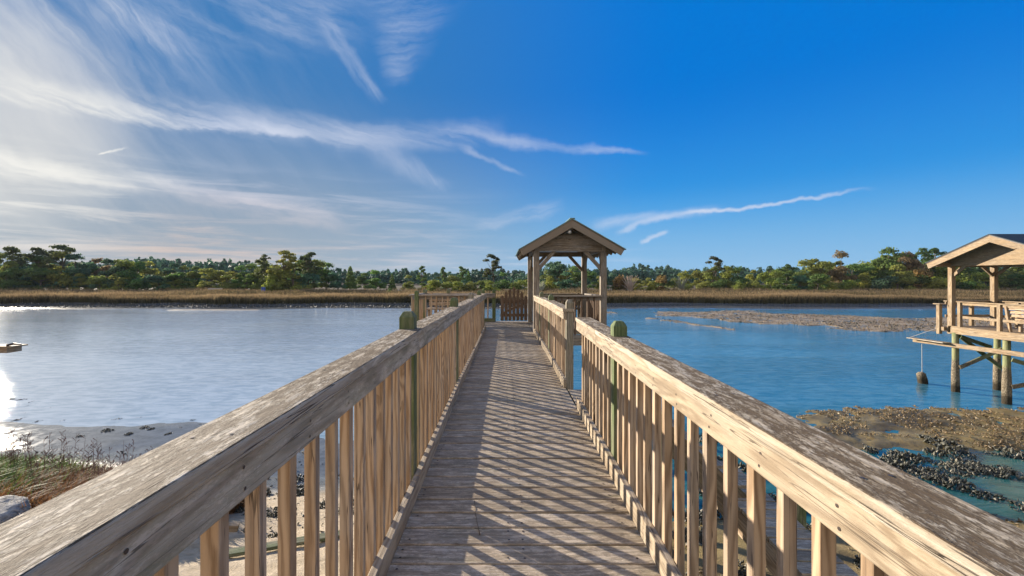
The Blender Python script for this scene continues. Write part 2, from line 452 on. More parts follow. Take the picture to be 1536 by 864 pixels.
# water: murky body colour plus painted sheen and shade, wind ripples, reflecting surface
m_, b, p = new_mat('creek_water')
pos = b.new('ShaderNodeNewGeometry').outputs['Position']
n1 = b.noise(b.v('MULTIPLY', pos, (1.3, 3.6, 1)), 1.0, 5, .62, .6)
n2 = b.noise(b.v('MULTIPLY', pos, (5.5, 11, 1)), 1.0, 4, .6, .4)
n3 = b.noise(b.v('MULTIPLY', pos, (.16, .5, 1)), 1.0, 3, .5)
calm = b.rng(b.noise(b.v('MULTIPLY', pos, (.05, .16, 1)), 1.0, 4, .6), .38, .62)
farc = b.rng(b.sep(pos)[1], 10, 45, 1.0, 1.9)
hh = b.m('ADD', b.m('ADD', b.m('MULTIPLY', n1, .9), b.m('MULTIPLY', n2, .42)), b.m('MULTIPLY', n3, .5))
bear = b.m('DIVIDE', b.sep(pos)[0], b.m('MAXIMUM', b.sep(pos)[1], 1.0))
lee = b.rng(bear, -1.15, -.35, .27, 1.0)
hh = b.m('MULTIPLY', b.m('MULTIPLY', b.m('MULTIPLY', hh, lee), b.m('MULTIPLY_ADD', calm, .6, .4)), farc)
ps = b.sep(pos)
wc = b.mix(b.rng(n1, .35, .65), (.03, .14, .20), (.09, .22, .28))
shal_shade = b.m('MULTIPLY', b.m('MULTIPLY', b.rng(b.m('ADD', ps[1], b.m('MULTIPLY', b.noise(pos, .5, 4, .6), 5)), 18, 12.5), b.rng(ps[0], 1, 4)), .92)  # green shallow pool, its colour also darkened for the pier's shadow
wc = b.mix(shal_shade, wc, b.mix(b.rng(n1, .35, .65), (.008, .075, .07), (.03, .12, .10)))
wc = b.mix(b.m('MULTIPLY', b.rng(ps[0], 2, -9), .9), wc, b.mix(b.rng(n1, .35, .65), (.33, .41, .47), (.50, .57, .62)))  # left side paled: reflection of the bright sky painted into the body colour
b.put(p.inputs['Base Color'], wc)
b.put(p.inputs['Roughness'], b.rng(b.sep(pos)[1], 8, 60, .035, .06)); p.inputs['IOR'].default_value = 1.33
p.inputs['Coat Weight'].default_value = .0; p.inputs['Coat Roughness'].default_value = .04; p.inputs['Coat IOR'].default_value = 1.33
b.put(p.inputs['Normal'], b.bump(hh, .8, .030))
p.inputs['Specular IOR Level'].default_value = .5
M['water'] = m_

# air: even density
hz_, hb, hp = new_mat('haze_air'); hb.n.remove(hp)
hv = hb.new('ShaderNodeVolumePrincipled'); hv.inputs['Color'].default_value = (.80, .88, .96, 1); hv.inputs['Density'].default_value = .00010; hv.inputs['Anisotropy'].default_value = 0.0
hb.l.new(hv.outputs[0], hb.n['Material Output'].inputs['Volume']); M['haze'] = hz_

# ground: own colour comes from where it is (sand, mud, marsh soil); wet parts are glossier
m_, b, p = new_mat('tidal_ground')
gcol = b.attr('gcol', 'Color'); wet = b.attr('wet', 'Fac')
pos = b.new('ShaderNodeNewGeometry').outputs['Position']
nn = b.noise(pos, 5, 8, .7); n_f = b.noise(pos, 40, 5, .7)
c = b.mix(b.rng(nn, .35, .65), b.mix(1.0, gcol, (.68, .66, .62), 'MULTIPLY'), gcol)
c = b.mix(b.m('MULTIPLY', b.rng(n_f, .52, .66), .45), c, b.mix(1.0, gcol, (.42, .36, .30), 'MULTIPLY'))
b.put(p.inputs['Base Color'], c)
b.put(p.inputs['Roughness'], b.m('ADD', b.m('MULTIPLY', wet, -.78), b.m('ADD', .86, b.m('MULTIPLY', b.m('SUBTRACT', nn, .5), .3))))
b.put(p.inputs['Specular IOR Level'], b.m('MULTIPLY_ADD', wet, .25, .15))
b.put(p.inputs['Normal'], b.bump(b.m('MULTIPLY', b.m('ADD', b.m('MULTIPLY', nn, 1.0), b.m('MULTIPLY', n_f, .35)), b.m('MULTIPLY_ADD', wet, -.97, 1.0)), .8, .06))
M['ground'] = m_


def leaf_mat(name, use_obj=True, col=(.08, .10, .03), trans=.5):
    m_, b, p = new_mat(name)
    if use_obj: c0 = b.new('ShaderNodeObjectInfo').outputs['Color']
    else: c0 = b.attr('gcol', 'Color')
    t = b.attr('tone', 'Fac')
    c = b.mix(b.rng(t, 0, 1, 0, 1, False), b.mix(1.0, c0, (.55, .58, .6), 'MULTIPLY'), b.mix(1.0, c0, (1.5, 1.42, 1.2), 'MULTIPLY'))
    b.put(p.inputs['Base Color'], c); p.inputs['Roughness'].default_value = .65; p.inputs['Specular IOR Level'].default_value = .25
    tr = b.new('ShaderNodeBsdfTranslucent'); b.put(tr.inputs[0], c)
    mx = b.new('ShaderNodeMixShader'); mx.inputs[0].default_value = trans
    b.l.new(p.outputs[0], mx.inputs[1]); b.l.new(tr.outputs[0], mx.inputs[2]); b.l.new(mx.outputs[0], b.n['Material Output'].inputs[0])
    return m_


M['leaf'] = leaf_mat('tree_foliage'); M['blade'] = leaf_mat('grass_blades', False, trans=.3)
M['bark'] = simple('tree_bark', (.13, .10, .075), .9)

# ------------------------------------------------------------------ terrain


def bar_mask(x, y):
    """oyster bar out in the creek: long tongue from the left tip widening to the right"""
    yy = np.maximum(y, 1.0); q = (x / yy)                      # bearing from the pier
    d = 4.22 / yy                                              # depression
    n_ = fbm(x * .22, y * .35, 3, 5) - .5; n2_ = fbm(x * .9, y * 1.3, 8, 4) - .5
    cen = .083 + .026 * sst(q, .3, 1.0); half = .004 + .0135 * sst(q, .30, .62)
    e = np.abs(d - cen) + n_ * .018 + n2_ * .006
    m1 = sst(e, half + .001, half - .003) * sst(q, .30, .36)
    e2 = np.abs(d - (.089 + (q - .3) * .14)) + n2_ * .006      # lower tongue
    m2 = sst(e2, .0045, .001) * sst(q, .29, .33) * sst(q, .60, .52)
    e3 = np.abs(d - .081) + n2_ * .006
    m3 = sst(e3, .004, .001) * sst(q, .21, .23) * sst(q, .275, .255)
    return np.maximum(np.maximum(m1, m2), m3)


def height(x, y):
    n1_ = fbm(x * .35, y * .35, 1, 4) - .5; n2_ = fbm(x * 1.6, y * 1.6, 5, 4) - .5; n3_ = fbm(x * 5, y * 5, 9, 3) - .5
    left = sst(x, 1.0, -1.5)
    # left: sand that rises out of wet mud
    sl = 9.3 + n1_ * 1.6 + sst(x, -5, -9) * 1.2
    hl = WZ + .008 + np.maximum(0, sl - y) * .25 * sst(y, 14, 5) + np.maximum(0, (sl + 4.2 - y)) * .004 - sst(y, sl + 1.0, sl + 4.5 + n2_ * 2) * .16
    hl = hl + (n2_ * .075 + n3_ * .04) * (.10 + .9 * sst(y, 9.3, 7.6)) + np.abs(n1_) * .05
    # right: near mud, shaded pool, brown flat, creek
    near = sst(y, 8.6 + n1_ * 1.8, 6.4)
    flat = sst(y, 9.9 + n1_ * .9, 10.9) * sst(y, 14.9 - 1.2 * sst(x / np.maximum(y, 1), .9, .62) + n1_ * 2.0, 13.4) * sst(x / np.maximum(y, 1), .60, .74)
    hr = WZ - .085 + near * (.12 + np.maximum(0, 8 - y) * .10) + flat * (.12 + n3_ * .05) + n2_ * .07 + n3_ * .05
    hr = hr - sst(y, 14.5, 17) * .25
    h = hl * left + hr * (1 - left)
    h = np.where(y > 17, np.minimum(h, WZ - .2), h)
    bmk = bar_mask(x, y) * (y > 20)
    h = h * (1 - bmk) + (WZ + .022 + .10 * n3_ + .12 * n2_) * bmk
    # far bank
    bank = 57.0 + fbm(x * .06, x * 0 + 2, 21, 5) * 8 - 4
    hf = WZ - .10 + sst(y, bank - .5, bank + 1.5) * .13 + sst(y, bank + 6.0, bank + 10.5) * .45 + sst(y, 80, 130) * .3 + n2_ * .10 + n3_ * .05
    h = np.where(y > 55, hf, h)
    return h


def axis(segs):
    out = [segs[0][0]]
    for a, b_, st in segs:
        n_ = max(1, round((b_ - a) / st)); out += [a + (b_ - a) * (i + 1) / n_ for i in range(n_)]
    return np.array(out)


xs = axis([(-600, -200, 70), (-200, -90, 6), (-90, -30, 1.2), (-30, -12, .4), (-12, 18, .11), (18, 30, .3), (30, 90, .8), (90, 200, 6), (200, 600, 70)])
ys = axis([(-60, -6, 6), (-6, 2, .5), (2, 15.5, .09), (15.5, 30, 1.0), (30, 56, .22), (56, 72, .5), (72, 130, 3), (130, 600, 60)])
X, Y = np.meshgrid(xs, ys); Z = height(X, Y)
nx, ny = len(xs), len(ys)
V = np.stack([X, Y, Z], -1).reshape(-1, 3)
ii = np.arange(ny - 1)[:, None] * nx + np.arange(nx - 1)[None, :]
Fc = np.stack([ii, ii + 1, ii + 1 + nx, ii + nx], -1).reshape(-1, 4)
hw = Z - WZ
sand = np.array((.60, .49, .345)); mud = np.array((.235, .18, .075)); wetm = np.array((.17, .175, .175)); barc = np.array((.42, .33, .22)); soil = np.array((.15, .12, .075))
lm = sst(X, 1.5, -.5)[..., None]
dry = sst(hw + (fbm(X * 1.2, Y * 1.2, 31) - .5) * .35, .12, .42)[..., None]
cg = (wetm * (1 - dry) + sand * dry) * lm + (mud * (1 - dry * .6) + np.array((.42, .32, .19)) * dry * .6) * (1 - lm)
far = (Y > 56)[..., None]; bm = ((Y > 20) & (Y <= 56))[..., None]
pn = sst(fbm(X * .9, Y * 1.6, 51, 5), .36, .62)[..., None]; cg = np.where((X > 1)[..., None] & (Y < 20)[..., None], cg * (.55 + .6 * pn) * np.array((1, .97 + 0, .9)), cg)
sc_ = (sst(X, -4.3, -5.2) * sst(Y, 5.0, 5.6) * sst(Y, 8.0 - (X + 8.5) * .16 + .4, 8.0 - (X + 8.5) * .16 - .3))[..., None]; cg = cg * (1 - sc_) + np.array((.10, .065, .035)) * sc_
cg = np.where(bm, barc * (.7 + .4 * pn), cg); cg = np.where(far, wetm * .9 + 0 * cg, cg)
fs = sst(Y, 66, 70)[..., None]; cg = cg * (1 - fs) + soil * fs
wetv = np.clip(1 - sst(hw, .05, .30), 0, 1); wetv = np.where((X > 1) & (Y < 20), wetv * .5, wetv); wetv = np.where(bm[..., 0], .25, wetv); wetv = np.where(Y > 66, 0, wetv)
wetv = np.where((Y > 56) & (Y <= 66), .9, wetv)
g = fast_mesh('ground', V, Fc, M['ground'], smooth=True, attrs={'gcol': cg.reshape(-1, 3), 'wet': wetv.ravel()})
tag(g, kind='structure')
wm = MB(); wm.v = [Vector(q) for q in ((-600, -60, WZ), (600, -60, WZ), (600, 75, WZ), (-600, 75, WZ))]; wm.g = [(0, 0, 0)] * 4; wm.t = [0] * 4; wm.f = [(0, 1, 2, 3)]; wm.mi = [0]
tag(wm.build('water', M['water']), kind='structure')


# ------------------------------------------------------------------ far vegetation
def quads(cent, nrm, size, rot=None):
    n_ = len(cent); r = nr.normal(size=(n_, 3)); t = np.cross(nrm, r); t /= np.linalg.norm(t, axis=1, keepdims=True) + 1e-9
    b_ = np.cross(nrm, t); b_ /= np.linalg.norm(b_, axis=1, keepdims=True) + 1e-9
    s_ = size[:, None] if hasattr(size, '__len__') else size
    V_ = np.stack([cent - t * s_, cent + b_ * s_ * .62, cent + t * s_, cent - b_ * s_ * .62], 1).reshape(-1, 3)
    return V_, np.arange(n_ * 4).reshape(-1, 4)


def crown_mesh(name, blobs, n_leaf, leaf, ragged=.25):
    """leaf-sized faces through the volume of several uneven lobes"""
    cs, ns, ts = [], [], []
    tot = sum(r[0] * r[1] for _, r in blobs)
    for c, r in blobs:
        k = int(n_leaf * r[0] * r[1] / tot)
        d = nr.normal(size=(k, 3)); d /= np.linalg.norm(d, axis=1, keepdims=True); d[:, 2] = np.where(d[:, 2] < -.35, -d[:, 2] * .6, d[:, 2])
        rr = 1 - np.abs(nr.normal(0, ragged, k)); rr = np.clip(rr, .25, 1.0) * (1 + (hash2(np.floor(d[:, 0] * 3), np.floor(d[:, 2] * 3 + d[:, 1] * 2), 2) - .5) * .35)
        cs.append(np.array(c) + d * rr[:, None] * np.array(r)); nn_ = d + nr.normal(0, .45, (k, 3)); ns.append(nn_ / np.linalg.norm(nn_, axis=1, keepdims=True))
        ts.append(np.clip(nr.random() * .5 + nr.random(k) * .6, 0, 1))
    c = np.concatenate(cs); n_ = np.concatenate(ns); t = np.concatenate(ts)
    V_, F_ = quads(c, n_, leaf * nr.uniform(.6, 1.4, len(c)))
    o = fast_mesh(name, V_, F_, M['leaf'], attrs={'tone': np.repeat(t, 4)})
    me = o.data; bpy.data.objects.remove(o); return me


def trunk_mesh(h, forks, r0=.22, lean=0):
    t = MB(); t.tube([(0, 0, -.1), (lean * .4, 0, h * .25), (lean, .1, h * .5)], [r0, r0 * .8, r0 * .6], 6)
    for (x, y, z) in forks: t.tube([(lean, .1, h * .45), ((x + lean) * .55, y * .5, h * .5 + (z - h * .5) * .45), (x, y, z)], [r0 * .5, r0 * .3, r0 * .1], 5)
    o = t.build('trunk', M['bark'], smooth=True); me = o.data; bpy.data.objects.remove(o); return me


PROTO = {'oak': [], 'pine': [], 'shrub': [], 'cedar': [], 'snag': []}
for k in range(6):      # spreading maritime oaks, unit height 10 m
    bl = []; fk = []
    for j in range(rnd.randint(9, 13)):
        a = rnd.uniform(0, 6.28); q = rnd.uniform(.5, 3.4); z = rnd.uniform(2.6, 8.2) - q * .35
        if j == 0: q, z = rnd.uniform(0, 1), 8.3
        r = rnd.uniform(1.1, 1.9); bl.append(((q * math.cos(a), q * math.sin(a), z), (r * 1.15, r * 1.1, r * .85))); fk.append(bl[-1][0])
    for j in range(5):
        a = j * 1.26 + rnd.random(); bl.append(((2.9 * math.cos(a), 2.9 * math.sin(a), 1.4), (1.3, 1.3, 1.3)))
    PROTO['oak'].append((crown_mesh('oak_crown', bl, 3600, .27, .3), trunk_mesh(9, fk[:6], .28)))
for k in range(4):      # flat-topped pines on bare trunks with gaps between the tufts
    bl = []; fk = []; lean = rnd.uniform(-1, 1)
    for j in range(17):
        a = rnd.uniform(0, 6.28); z = 3.6 + 6.0 * (j + rnd.random()) / 17; q = rnd.uniform(.3, 2.3) * (1 - max(0, z - 7) ** 2 / 9)
        r = rnd.uniform(.5, .95); bl.append(((lean + q * math.cos(a), q * math.sin(a), z), (r * 1.2, r * 1.2, r * .85))); fk.append(bl[-1][0])
    PROTO['pine'].append((crown_mesh('pine_crown', bl, 2300, .21, .38), trunk_mesh(12, fk, .17, lean)))
for k in range(5):
    bl = []
    for j in range(8):
        a = rnd.uniform(0, 6.28); q = rnd.uniform(.3, 3.4); r = rnd.uniform(1.4, 2.6)
        bl.append(((q * math.cos(a), q * math.sin(a), rnd.uniform(1.2, 7.2) - q * .4), (r, r, r * 1.15)))
    PROTO['shrub'].append((crown_mesh('shrub_crown', bl, 1900, .36, .28), trunk_mesh(7, [b_[0] for b_ in bl[:4]], .2)))
for k in range(2):
    bl = [((0, 0, z), (2.6 * (1 - z / 11) + .3, 2.6 * (1 - z / 11) + .3, 1.3)) for z in (1.2, 2.6, 4.2, 5.6, 7, 8.4, 9.3)]
    PROTO['cedar'].append((crown_mesh('cedar_crown', bl, 1800, .32, .22), trunk_mesh(10, [(0, 0, 9)], .2)))
for k in range(2):
    t = MB()
    for j in range(60):
        a = rnd.uniform(0, 6.28); q = rnd.uniform(1, 4.2); z = rnd.uniform(4, 9.5)
        t.tube([(0, 0, 0), (q * .35 * math.cos(a), q * .35 * math.sin(a), z * .5), (q * math.cos(a), q * math.sin(a), z)], [.2, .11, .06], 4, cap=False)
    o = t.build('bare_twigs', M['leaf']); me = o.data; bpy.data.objects.remove(o); PROTO['snag'].append((me, None))

GZ = lambda x, y: float(height(np.array([x], float), np.array([y], float))[0])
GREENS = [(.050, .075, .022), (.065, .085, .022), (.080, .098, .024), (.040, .070, .030), (.095, .095, .028)]
COLS = {'dark': (.075, .125, .034), 'olive': (.15, .165, .040), 'yellow': (.20, .215, .042), 'rust': (.20, .125, .045), 'grey': (.42, .38, .34), 'brown': (.15, .115, .06), 'pinedark': (.075, .088, .036), 'blue': (.065, .125, .075)}


def tree(px, top, Yd, kind, col, wide=1.0, name=None, label=None, cat='tree', group=None, cls=None):
    x = (px - CX) / F * Yd; z0 = GZ(x, Yd) - .05; h = max(1.6, EYE + (HY - top) / F * Yd - z0)
    cm, tm = PROTO[kind][rnd.randrange(len(PROTO[kind]))]
    r = empty(name or {'oak': 'oak_tree', 'pine': 'pine_tree', 'shrub': 'shrub', 'cedar': 'cedar_tree', 'snag': 'bare_shrub'}[kind], (x, Yd, z0), label, cat, group)
    r.rotation_euler = (0, 0, rnd.uniform(0, 6.28)); s_ = h / 10 / (.93 if kind != 'snag' else .95); sw = s_ * wide; r.scale = (sw, sw, s_)
    c = bpy.data.objects.new('crown', cm); COL.objects.link(c); c.parent = r
    cc = COLS[col] if isinstance(col, str) else col; jf = rnd.uniform(.8, 1.25); jf *= 1.35; c.color = (cc[0] * jf * rnd.uniform(.85, 1.1), cc[1] * jf, cc[2] * jf, 1)
    if tm: t = bpy.data.objects.new('trunk', tm); COL.objects.link(t); t.parent = r
    return r


prof = [(-80, 378), (0, 379), (30, 384), (100, 379), (135, 390), (190, 388), (240, 393), (300, 400), (345, 404), (400, 392), (440, 388), (480, 392), (515, 403), (560, 409), (600, 414),
        (640, 415), (700, 412), (745, 409), (790, 407), (830, 402), (862, 398), (895, 410), (940, 413), (985, 415), (1020, 410), (1050, 404), (1085, 400), (1130, 405), (1170, 402),
        (1210, 396), (1235, 392), (1262, 392), (1290, 397), (1320, 386), (1340, 382), (1370, 388), (1400, 386), (1450, 386), (1500, 388), (1540, 386), (1620, 384)]
ppx, ppy = zip(*prof)
side = lambda q: 'left of the pier' if q < 640 else ('behind the gazebo' if q < 1000 else 'right of the gazebo')
q = -230.0
while q < 1830:
    top = float(np.interp(q, ppx, ppy)) + rnd.uniform(-3, 4); yd = rnd.uniform(110, 122)
    c = rnd.choice(['dark', 'olive', 'olive', 'dark', 'blue', 'brown' if q < 200 else 'olive', 'yellow' if q > 1000 else 'dark'])
    kd_ = rnd.choice(['oak', 'oak', 'oak', 'shrub', 'cedar' if 500 < q < 800 else 'oak'])
    tree(q, top, yd, kd_, c, rnd.uniform(.95, 1.3), label='rounded dark green tree in the far treeline ' + side(q), group='trees of the far treeline ' + side(q), name='treeline_tree')
    q += rnd.uniform(15, 24) * (1.25 if 560 < q < 800 else 1)
q = -230.0
while q < 1830:
    base = float(np.interp(q, ppx, ppy)); top = base + (430 - base) * rnd.uniform(.30, .62); yd = rnd.uniform(101, 108)
    if 285 < q < 395 or 480 < q < 640: q += 16; continue
    c = rnd.choice(['dark', 'olive', 'olive', 'blue', 'dark'] + (['yellow', 'yellow'] if q > 640 else ['brown']))
    tree(q, top, yd, 'shrub' if rnd.random() < .7 else 'oak', c, rnd.uniform(1.0, 1.5), label='low bushy shrub at the marsh edge ' + side(q), group='shrubs at the marsh edge ' + side(q), cat='shrub', name='marsh_shrub')
    q += rnd.uniform(20, 32)
SP = [  # px, top, Y, kind, colour, width, label
    (20, 375, 117, 'pine', 'pinedark', 1.2, 'dark ragged pine top at the far left end of the treeline'),
    (58, 374, 116, 'pine', 'pinedark', 1.3, 'second ragged pine from the left end, sparse dark crown'),
    (98, 371, 115, 'pine', 'pinedark', 1.4, 'widest ragged pine crown poking out above the left woods'),
    (398, 386, 106, 'pine', 'pinedark', .9, 'small leaning pine at the left flank of the big isolated tree clump'),
    (432, 380, 104, 'pine', 'olive', 1.3, 'tall many-stemmed pine in the isolated clump left of the pier'),
    (462, 381, 105, 'pine', 'pinedark', 1.2, 'dark feathery pine at the right of the isolated tree clump'),
    (440, 395, 103, 'oak', 'olive', 1.5, 'broad olive oak at the foot of the isolated tree clump'),
    (411, 408, 101, 'shrub', 'yellow', 1.2, 'yellowish round bush at the foot of the isolated clump'),
    (340, 413, 104, 'oak', 'olive', 1.7, 'low spreading olive tree between the left woods and the isolated clump'),
    (270, 408, 106, 'oak', 'dark', 1.8, 'dark wide low tree standing out from the left woods'),
    (310, 414, 108, 'oak', 'olive', 1.6, 'wide olive tree behind the gap in the left woods'),
    (370, 407, 110, 'oak', 'dark', 1.5, 'dark rounded tree just left of the isolated clump'),
    (742, 385, 112, 'pine', 'pinedark', 1.1, 'tall lone pine with open crown just left of the gazebo'),
    (632, 401, 118, 'pine', 'dark', .9, 'small flat-topped pine above the low woods by the left railing'),
    (664, 403, 118, 'pine', 'dark', .8, 'thin pine between the flat-topped pine and the lone tall pine'),
    (694, 401, 118, 'pine', 'dark', 1.0, 'pine with layered crown left of the lone tall pine'),
    (584, 431, 90, 'shrub', 'dark', 1.1, 'small dark bush alone in the middle of the left marsh'),
    (650, 417, 98, 'shrub', 'yellow', 1.5, 'yellow green shrub right above the left wing railing'),
    (678, 419, 97, 'shrub', 'yellow', 1.6, 'second yellow green shrub along the marsh left of the gate'),
    (705, 418, 97, 'shrub', 'olive', 1.6, 'olive shrub on the marsh edge left of the gate'),
    (737, 419, 98, 'shrub', 'yellow', 1.5, 'bright shrub on the marsh edge straight behind the gate'),
    (836, 391, 112, 'oak', 'blue', 1.0, 'tall bluish green tree seen through the gazebo'),
    (812, 420, 100, 'snag', 'grey', .9, 'pale bare shrub seen between the gazebo posts'),
    (928, 405, 104, 'shrub', 'rust', 1.0, 'rusty orange bush beside the right gazebo post'),
    (945, 412, 101, 'snag', 'grey', 1.2, 'pale grey leafless shrub right of the gazebo'),
    (990, 410, 103, 'shrub', 'rust', 1.15, 'orange brown bush in front of the pine plantation'),
    (1022, 415, 101, 'snag', 'grey', 1.2, 'pale twiggy shrub right of the orange brown bush'),
    (975, 419, 99, 'shrub', 'yellow', .9, 'small golden bush left of the orange brown bush'),
    (1076, 388, 110, 'pine', 'pinedark', 1.1, 'dark tiered pine rising above the middle of the right woods'),
    (1070, 400, 107, 'oak', 'olive', 1.0, 'olive tree under the dark tiered pine in the right woods'),
    (1110, 418, 100, 'shrub', 'yellow', 1.0, 'low yellow green bush in the middle of the right marsh edge'),
    (1262, 378, 112, 'oak', 'brown', .8, 'reddish brown thin crowned tree high in the right woods'),
    (1222, 387, 111, 'oak', 'olive', 1.0, 'tall olive tree left of the reddish brown tree'),
    (1332, 372, 113, 'oak', 'dark', .95, 'tallest dark rounded tree in the right woods'),
    (1362, 378, 112, 'oak', 'brown', .8, 'brownish tree just right of the tallest tree'),
    (1385, 377, 114, 'pine', 'dark', 1.1, 'dark pine head left of the right pavilion roof'),
    (1408, 375, 114, 'pine', 'dark', 1.1, 'dark pine head touching the right pavilion roof'),
    (1377, 398, 104, 'shrub', 'rust', 1.0, 'pinkish brown tree beside the right pavilion roof'),
    (1450, 402, 103, 'shrub', 'yellow', 1.0, 'bright green tree seen under the right pavilion roof'),
    (1155, 402, 112, 'pine', 'blue', 1.1, 'small pine crown standing above the right woods'),
    (1180, 398, 114, 'pine', 'dark', 1.0, 'dark pine crown left of the tall olive tree'),
]
for (px_, tp, yd, kd_, c, wd_, lb) in SP:
    tree(px_, tp, yd, kd_, c, wd_, label=lb, cat='bush' if kd_ in ('shrub', 'snag') else 'tree')


# distant wood: one mass of pine crowns on the ground behind
def far_forest():
    cs, ns, ts, sz = [], [], [], []
    for row, yd in enumerate((200, 235, 275)):
        q_ = -300.0
        while q_ < 1900:
            top = np.interp(q_, [-90, 120, 250, 330, 400, 470, 560, 640, 760, 870, 930, 1030, 1100, 1300, 1640], [396, 392, 388, 391, 396, 402, 406, 406, 405, 401, 399, 401, 402, 398, 400])
            top += rnd.uniform(-1.5, 5.0) + (2.5 * math.sin(q_ * .05) + 1.5 * math.sin(q_ * .13)) + (2 - row) * 2.5
            x = (q_ - CX) / F * yd; h = EYE + (HY - top) / F * yd + 2.4; wd_ = rnd.uniform(1.8, 5.0)
            k = 90; z = nr.random(k) ** .7; rr = wd_ * (1.05 - z ** 2 * .8) * np.sqrt(nr.random(k)); a = nr.random(k) * 6.283
            cs.append(np.stack([x + rr * np.cos(a), yd + rnd.uniform(-8, 8) + rr * np.sin(a), -2.4 + 1 + z * (h - 1)], -1))
            nn_ = np.stack([np.cos(a), np.sin(a), np.full(k, .5)], -1) + nr.normal(0, .4, (k, 3)); ns.append(nn_ / np.linalg.norm(nn_, axis=1, keepdims=True))
            ts.append(np.clip(rnd.random() * .5 + nr.random(k) * .5, 0, 1)); q_ += rnd.choice((2.5, 4, 6, 9)) * rnd.uniform(.8, 1.3)
    c = np.concatenate(cs); V_, F_ = quads(c, np.concatenate(ns), nr.uniform(.5, 1.1, len(c)))
    t = np.repeat(np.concatenate(ts), 4); o = fast_mesh('far_forest', V_, F_, M['blade'], attrs={'tone': t, 'gcol': np.tile((.05, .12, .085), (len(V_), 1))})
    tag(o, 'blue green pine forest as one mass beyond the treeline', 'forest', kind='stuff')


far_forest()


# marsh grass on the far bank: single upright blades
def marsh():
    n_ = 200000
    u = nr.random(n_); yd = np.where(u < .5, 65 + nr.random(n_) ** 1.3 * 6, 66 + nr.random(n_) * 40)
    x = (nr.random(n_) * 2 - 1) * yd * 1.6
    bank = 57.0 + fbm(x * .06, x * 0 + 2, 21, 5) * 8 - 4
    yd = np.where(u < .5, bank + 8.6 + (yd - 65), yd)
    k = yd > bank + 8.2 + nr.random(n_) * 1.0; x, yd = x[k], yd[k]; n_ = len(x)
    z = height(x, yd); gap = fbm(x * .12, yd * .12, 44, 4)
    h = nr.uniform(.6, 1.2, n_) * (.45 + 1.1 * gap); low = sst(gap, .36, .28) * sst(yd, 76, 86); h = h * (1 - .7 * low)
    wd_ = nr.uniform(.05, .11, n_); le = nr.normal(0, .22, (n_, 2)) * h[:, None]; a = nr.uniform(-.6, .6, n_)
    dx, dy = np.cos(a) * wd_ / 2, np.sin(a) * wd_ / 2
    b0 = np.stack([x - dx, yd - dy, z - .03], -1); b1 = np.stack([x + dx, yd + dy, z - .03], -1)
    m0 = np.stack([x - dx * .8 + le[:, 0] * .35, yd - dy + le[:, 1] * .35, z + h * .62], -1); m1 = m0 + np.stack([dx * 1.6, dy * 1.6, dx * 0], -1)
    tp = np.stack([x + le[:, 0], yd + le[:, 1], z + h], -1)
    V_ = np.stack([b0, b1, m1, m0, tp], 1)
    tan = np.array((.37, .245, .145)); tan2 = np.array((.45, .34, .205)); grn = np.array((.045, .050, .022))
    pt = fbm(x * .09, yd * .25, 60, 5)[:, None] * 1.5 - .25; rt = nr.random((n_, 1))
    tip = tan * (1 - rt) + tan2 * rt; tip = tip * (.75 + .6 * pt); bs = grn * (.6 + rt * .6)
    C = np.stack([bs, bs, (tip * .12 + bs * .88), (tip * .12 + bs * .88), tip], 1)
    base = np.arange(n_)[:, None] * 5
    F_ = np.concatenate([base + np.array([0, 1, 2]), base + np.array([0, 2, 3]), base + np.array([3, 2, 4])])
    o = fast_mesh('marsh_grass', V_.reshape(-1, 3), F_, M['blade'], attrs={'tone': np.repeat(nr.random(n_), 5), 'gcol': C.reshape(-1, 3)})
    tag(o, 'tan salt marsh grass along the whole far bank', 'marsh grass', kind='stuff')


marsh()


def blades(name, pts, hs, wd_, cols, bend, label, cat):
    n_ = len(pts); a = nr.uniform(0, 6.283, n_); ba = nr.uniform(0, 6.283, n_)
    dx = np.stack([np.cos(a), np.sin(a), a * 0], -1) * wd_[:, None] / 2; be = np.stack([np.cos(ba), np.sin(ba), a * 0], -1) * (bend * hs)[:, None]
    up = np.array((0, 0, 1.0)); lev = []
    for t, k in ((0, 1), (.35, .95), (.7, .7)):
        c = pts + up * (hs * t)[:, None] * (1 - .2 * bend[:, None] * t) + be * t * t; lev += [c - dx * k, c + dx * k]
    lev.append(pts + up * (hs * (1 - .35 * bend))[:, None] + be)
    V_ = np.stack(lev, 1); base = np.arange(n_)[:, None] * 7
    F_ = np.concatenate([base + np.array(f) for f in ((0, 1, 3), (0, 3, 2), (2, 3, 5), (2, 5, 4), (4, 5, 6))])
    o = fast_mesh(name, V_.reshape(-1, 3), F_, M['blade'], attrs={'tone': np.repeat(nr.random(n_), 7), 'gcol': np.repeat(cols, 7, axis=0)})
    return tag(o, label, cat, kind='stuff')


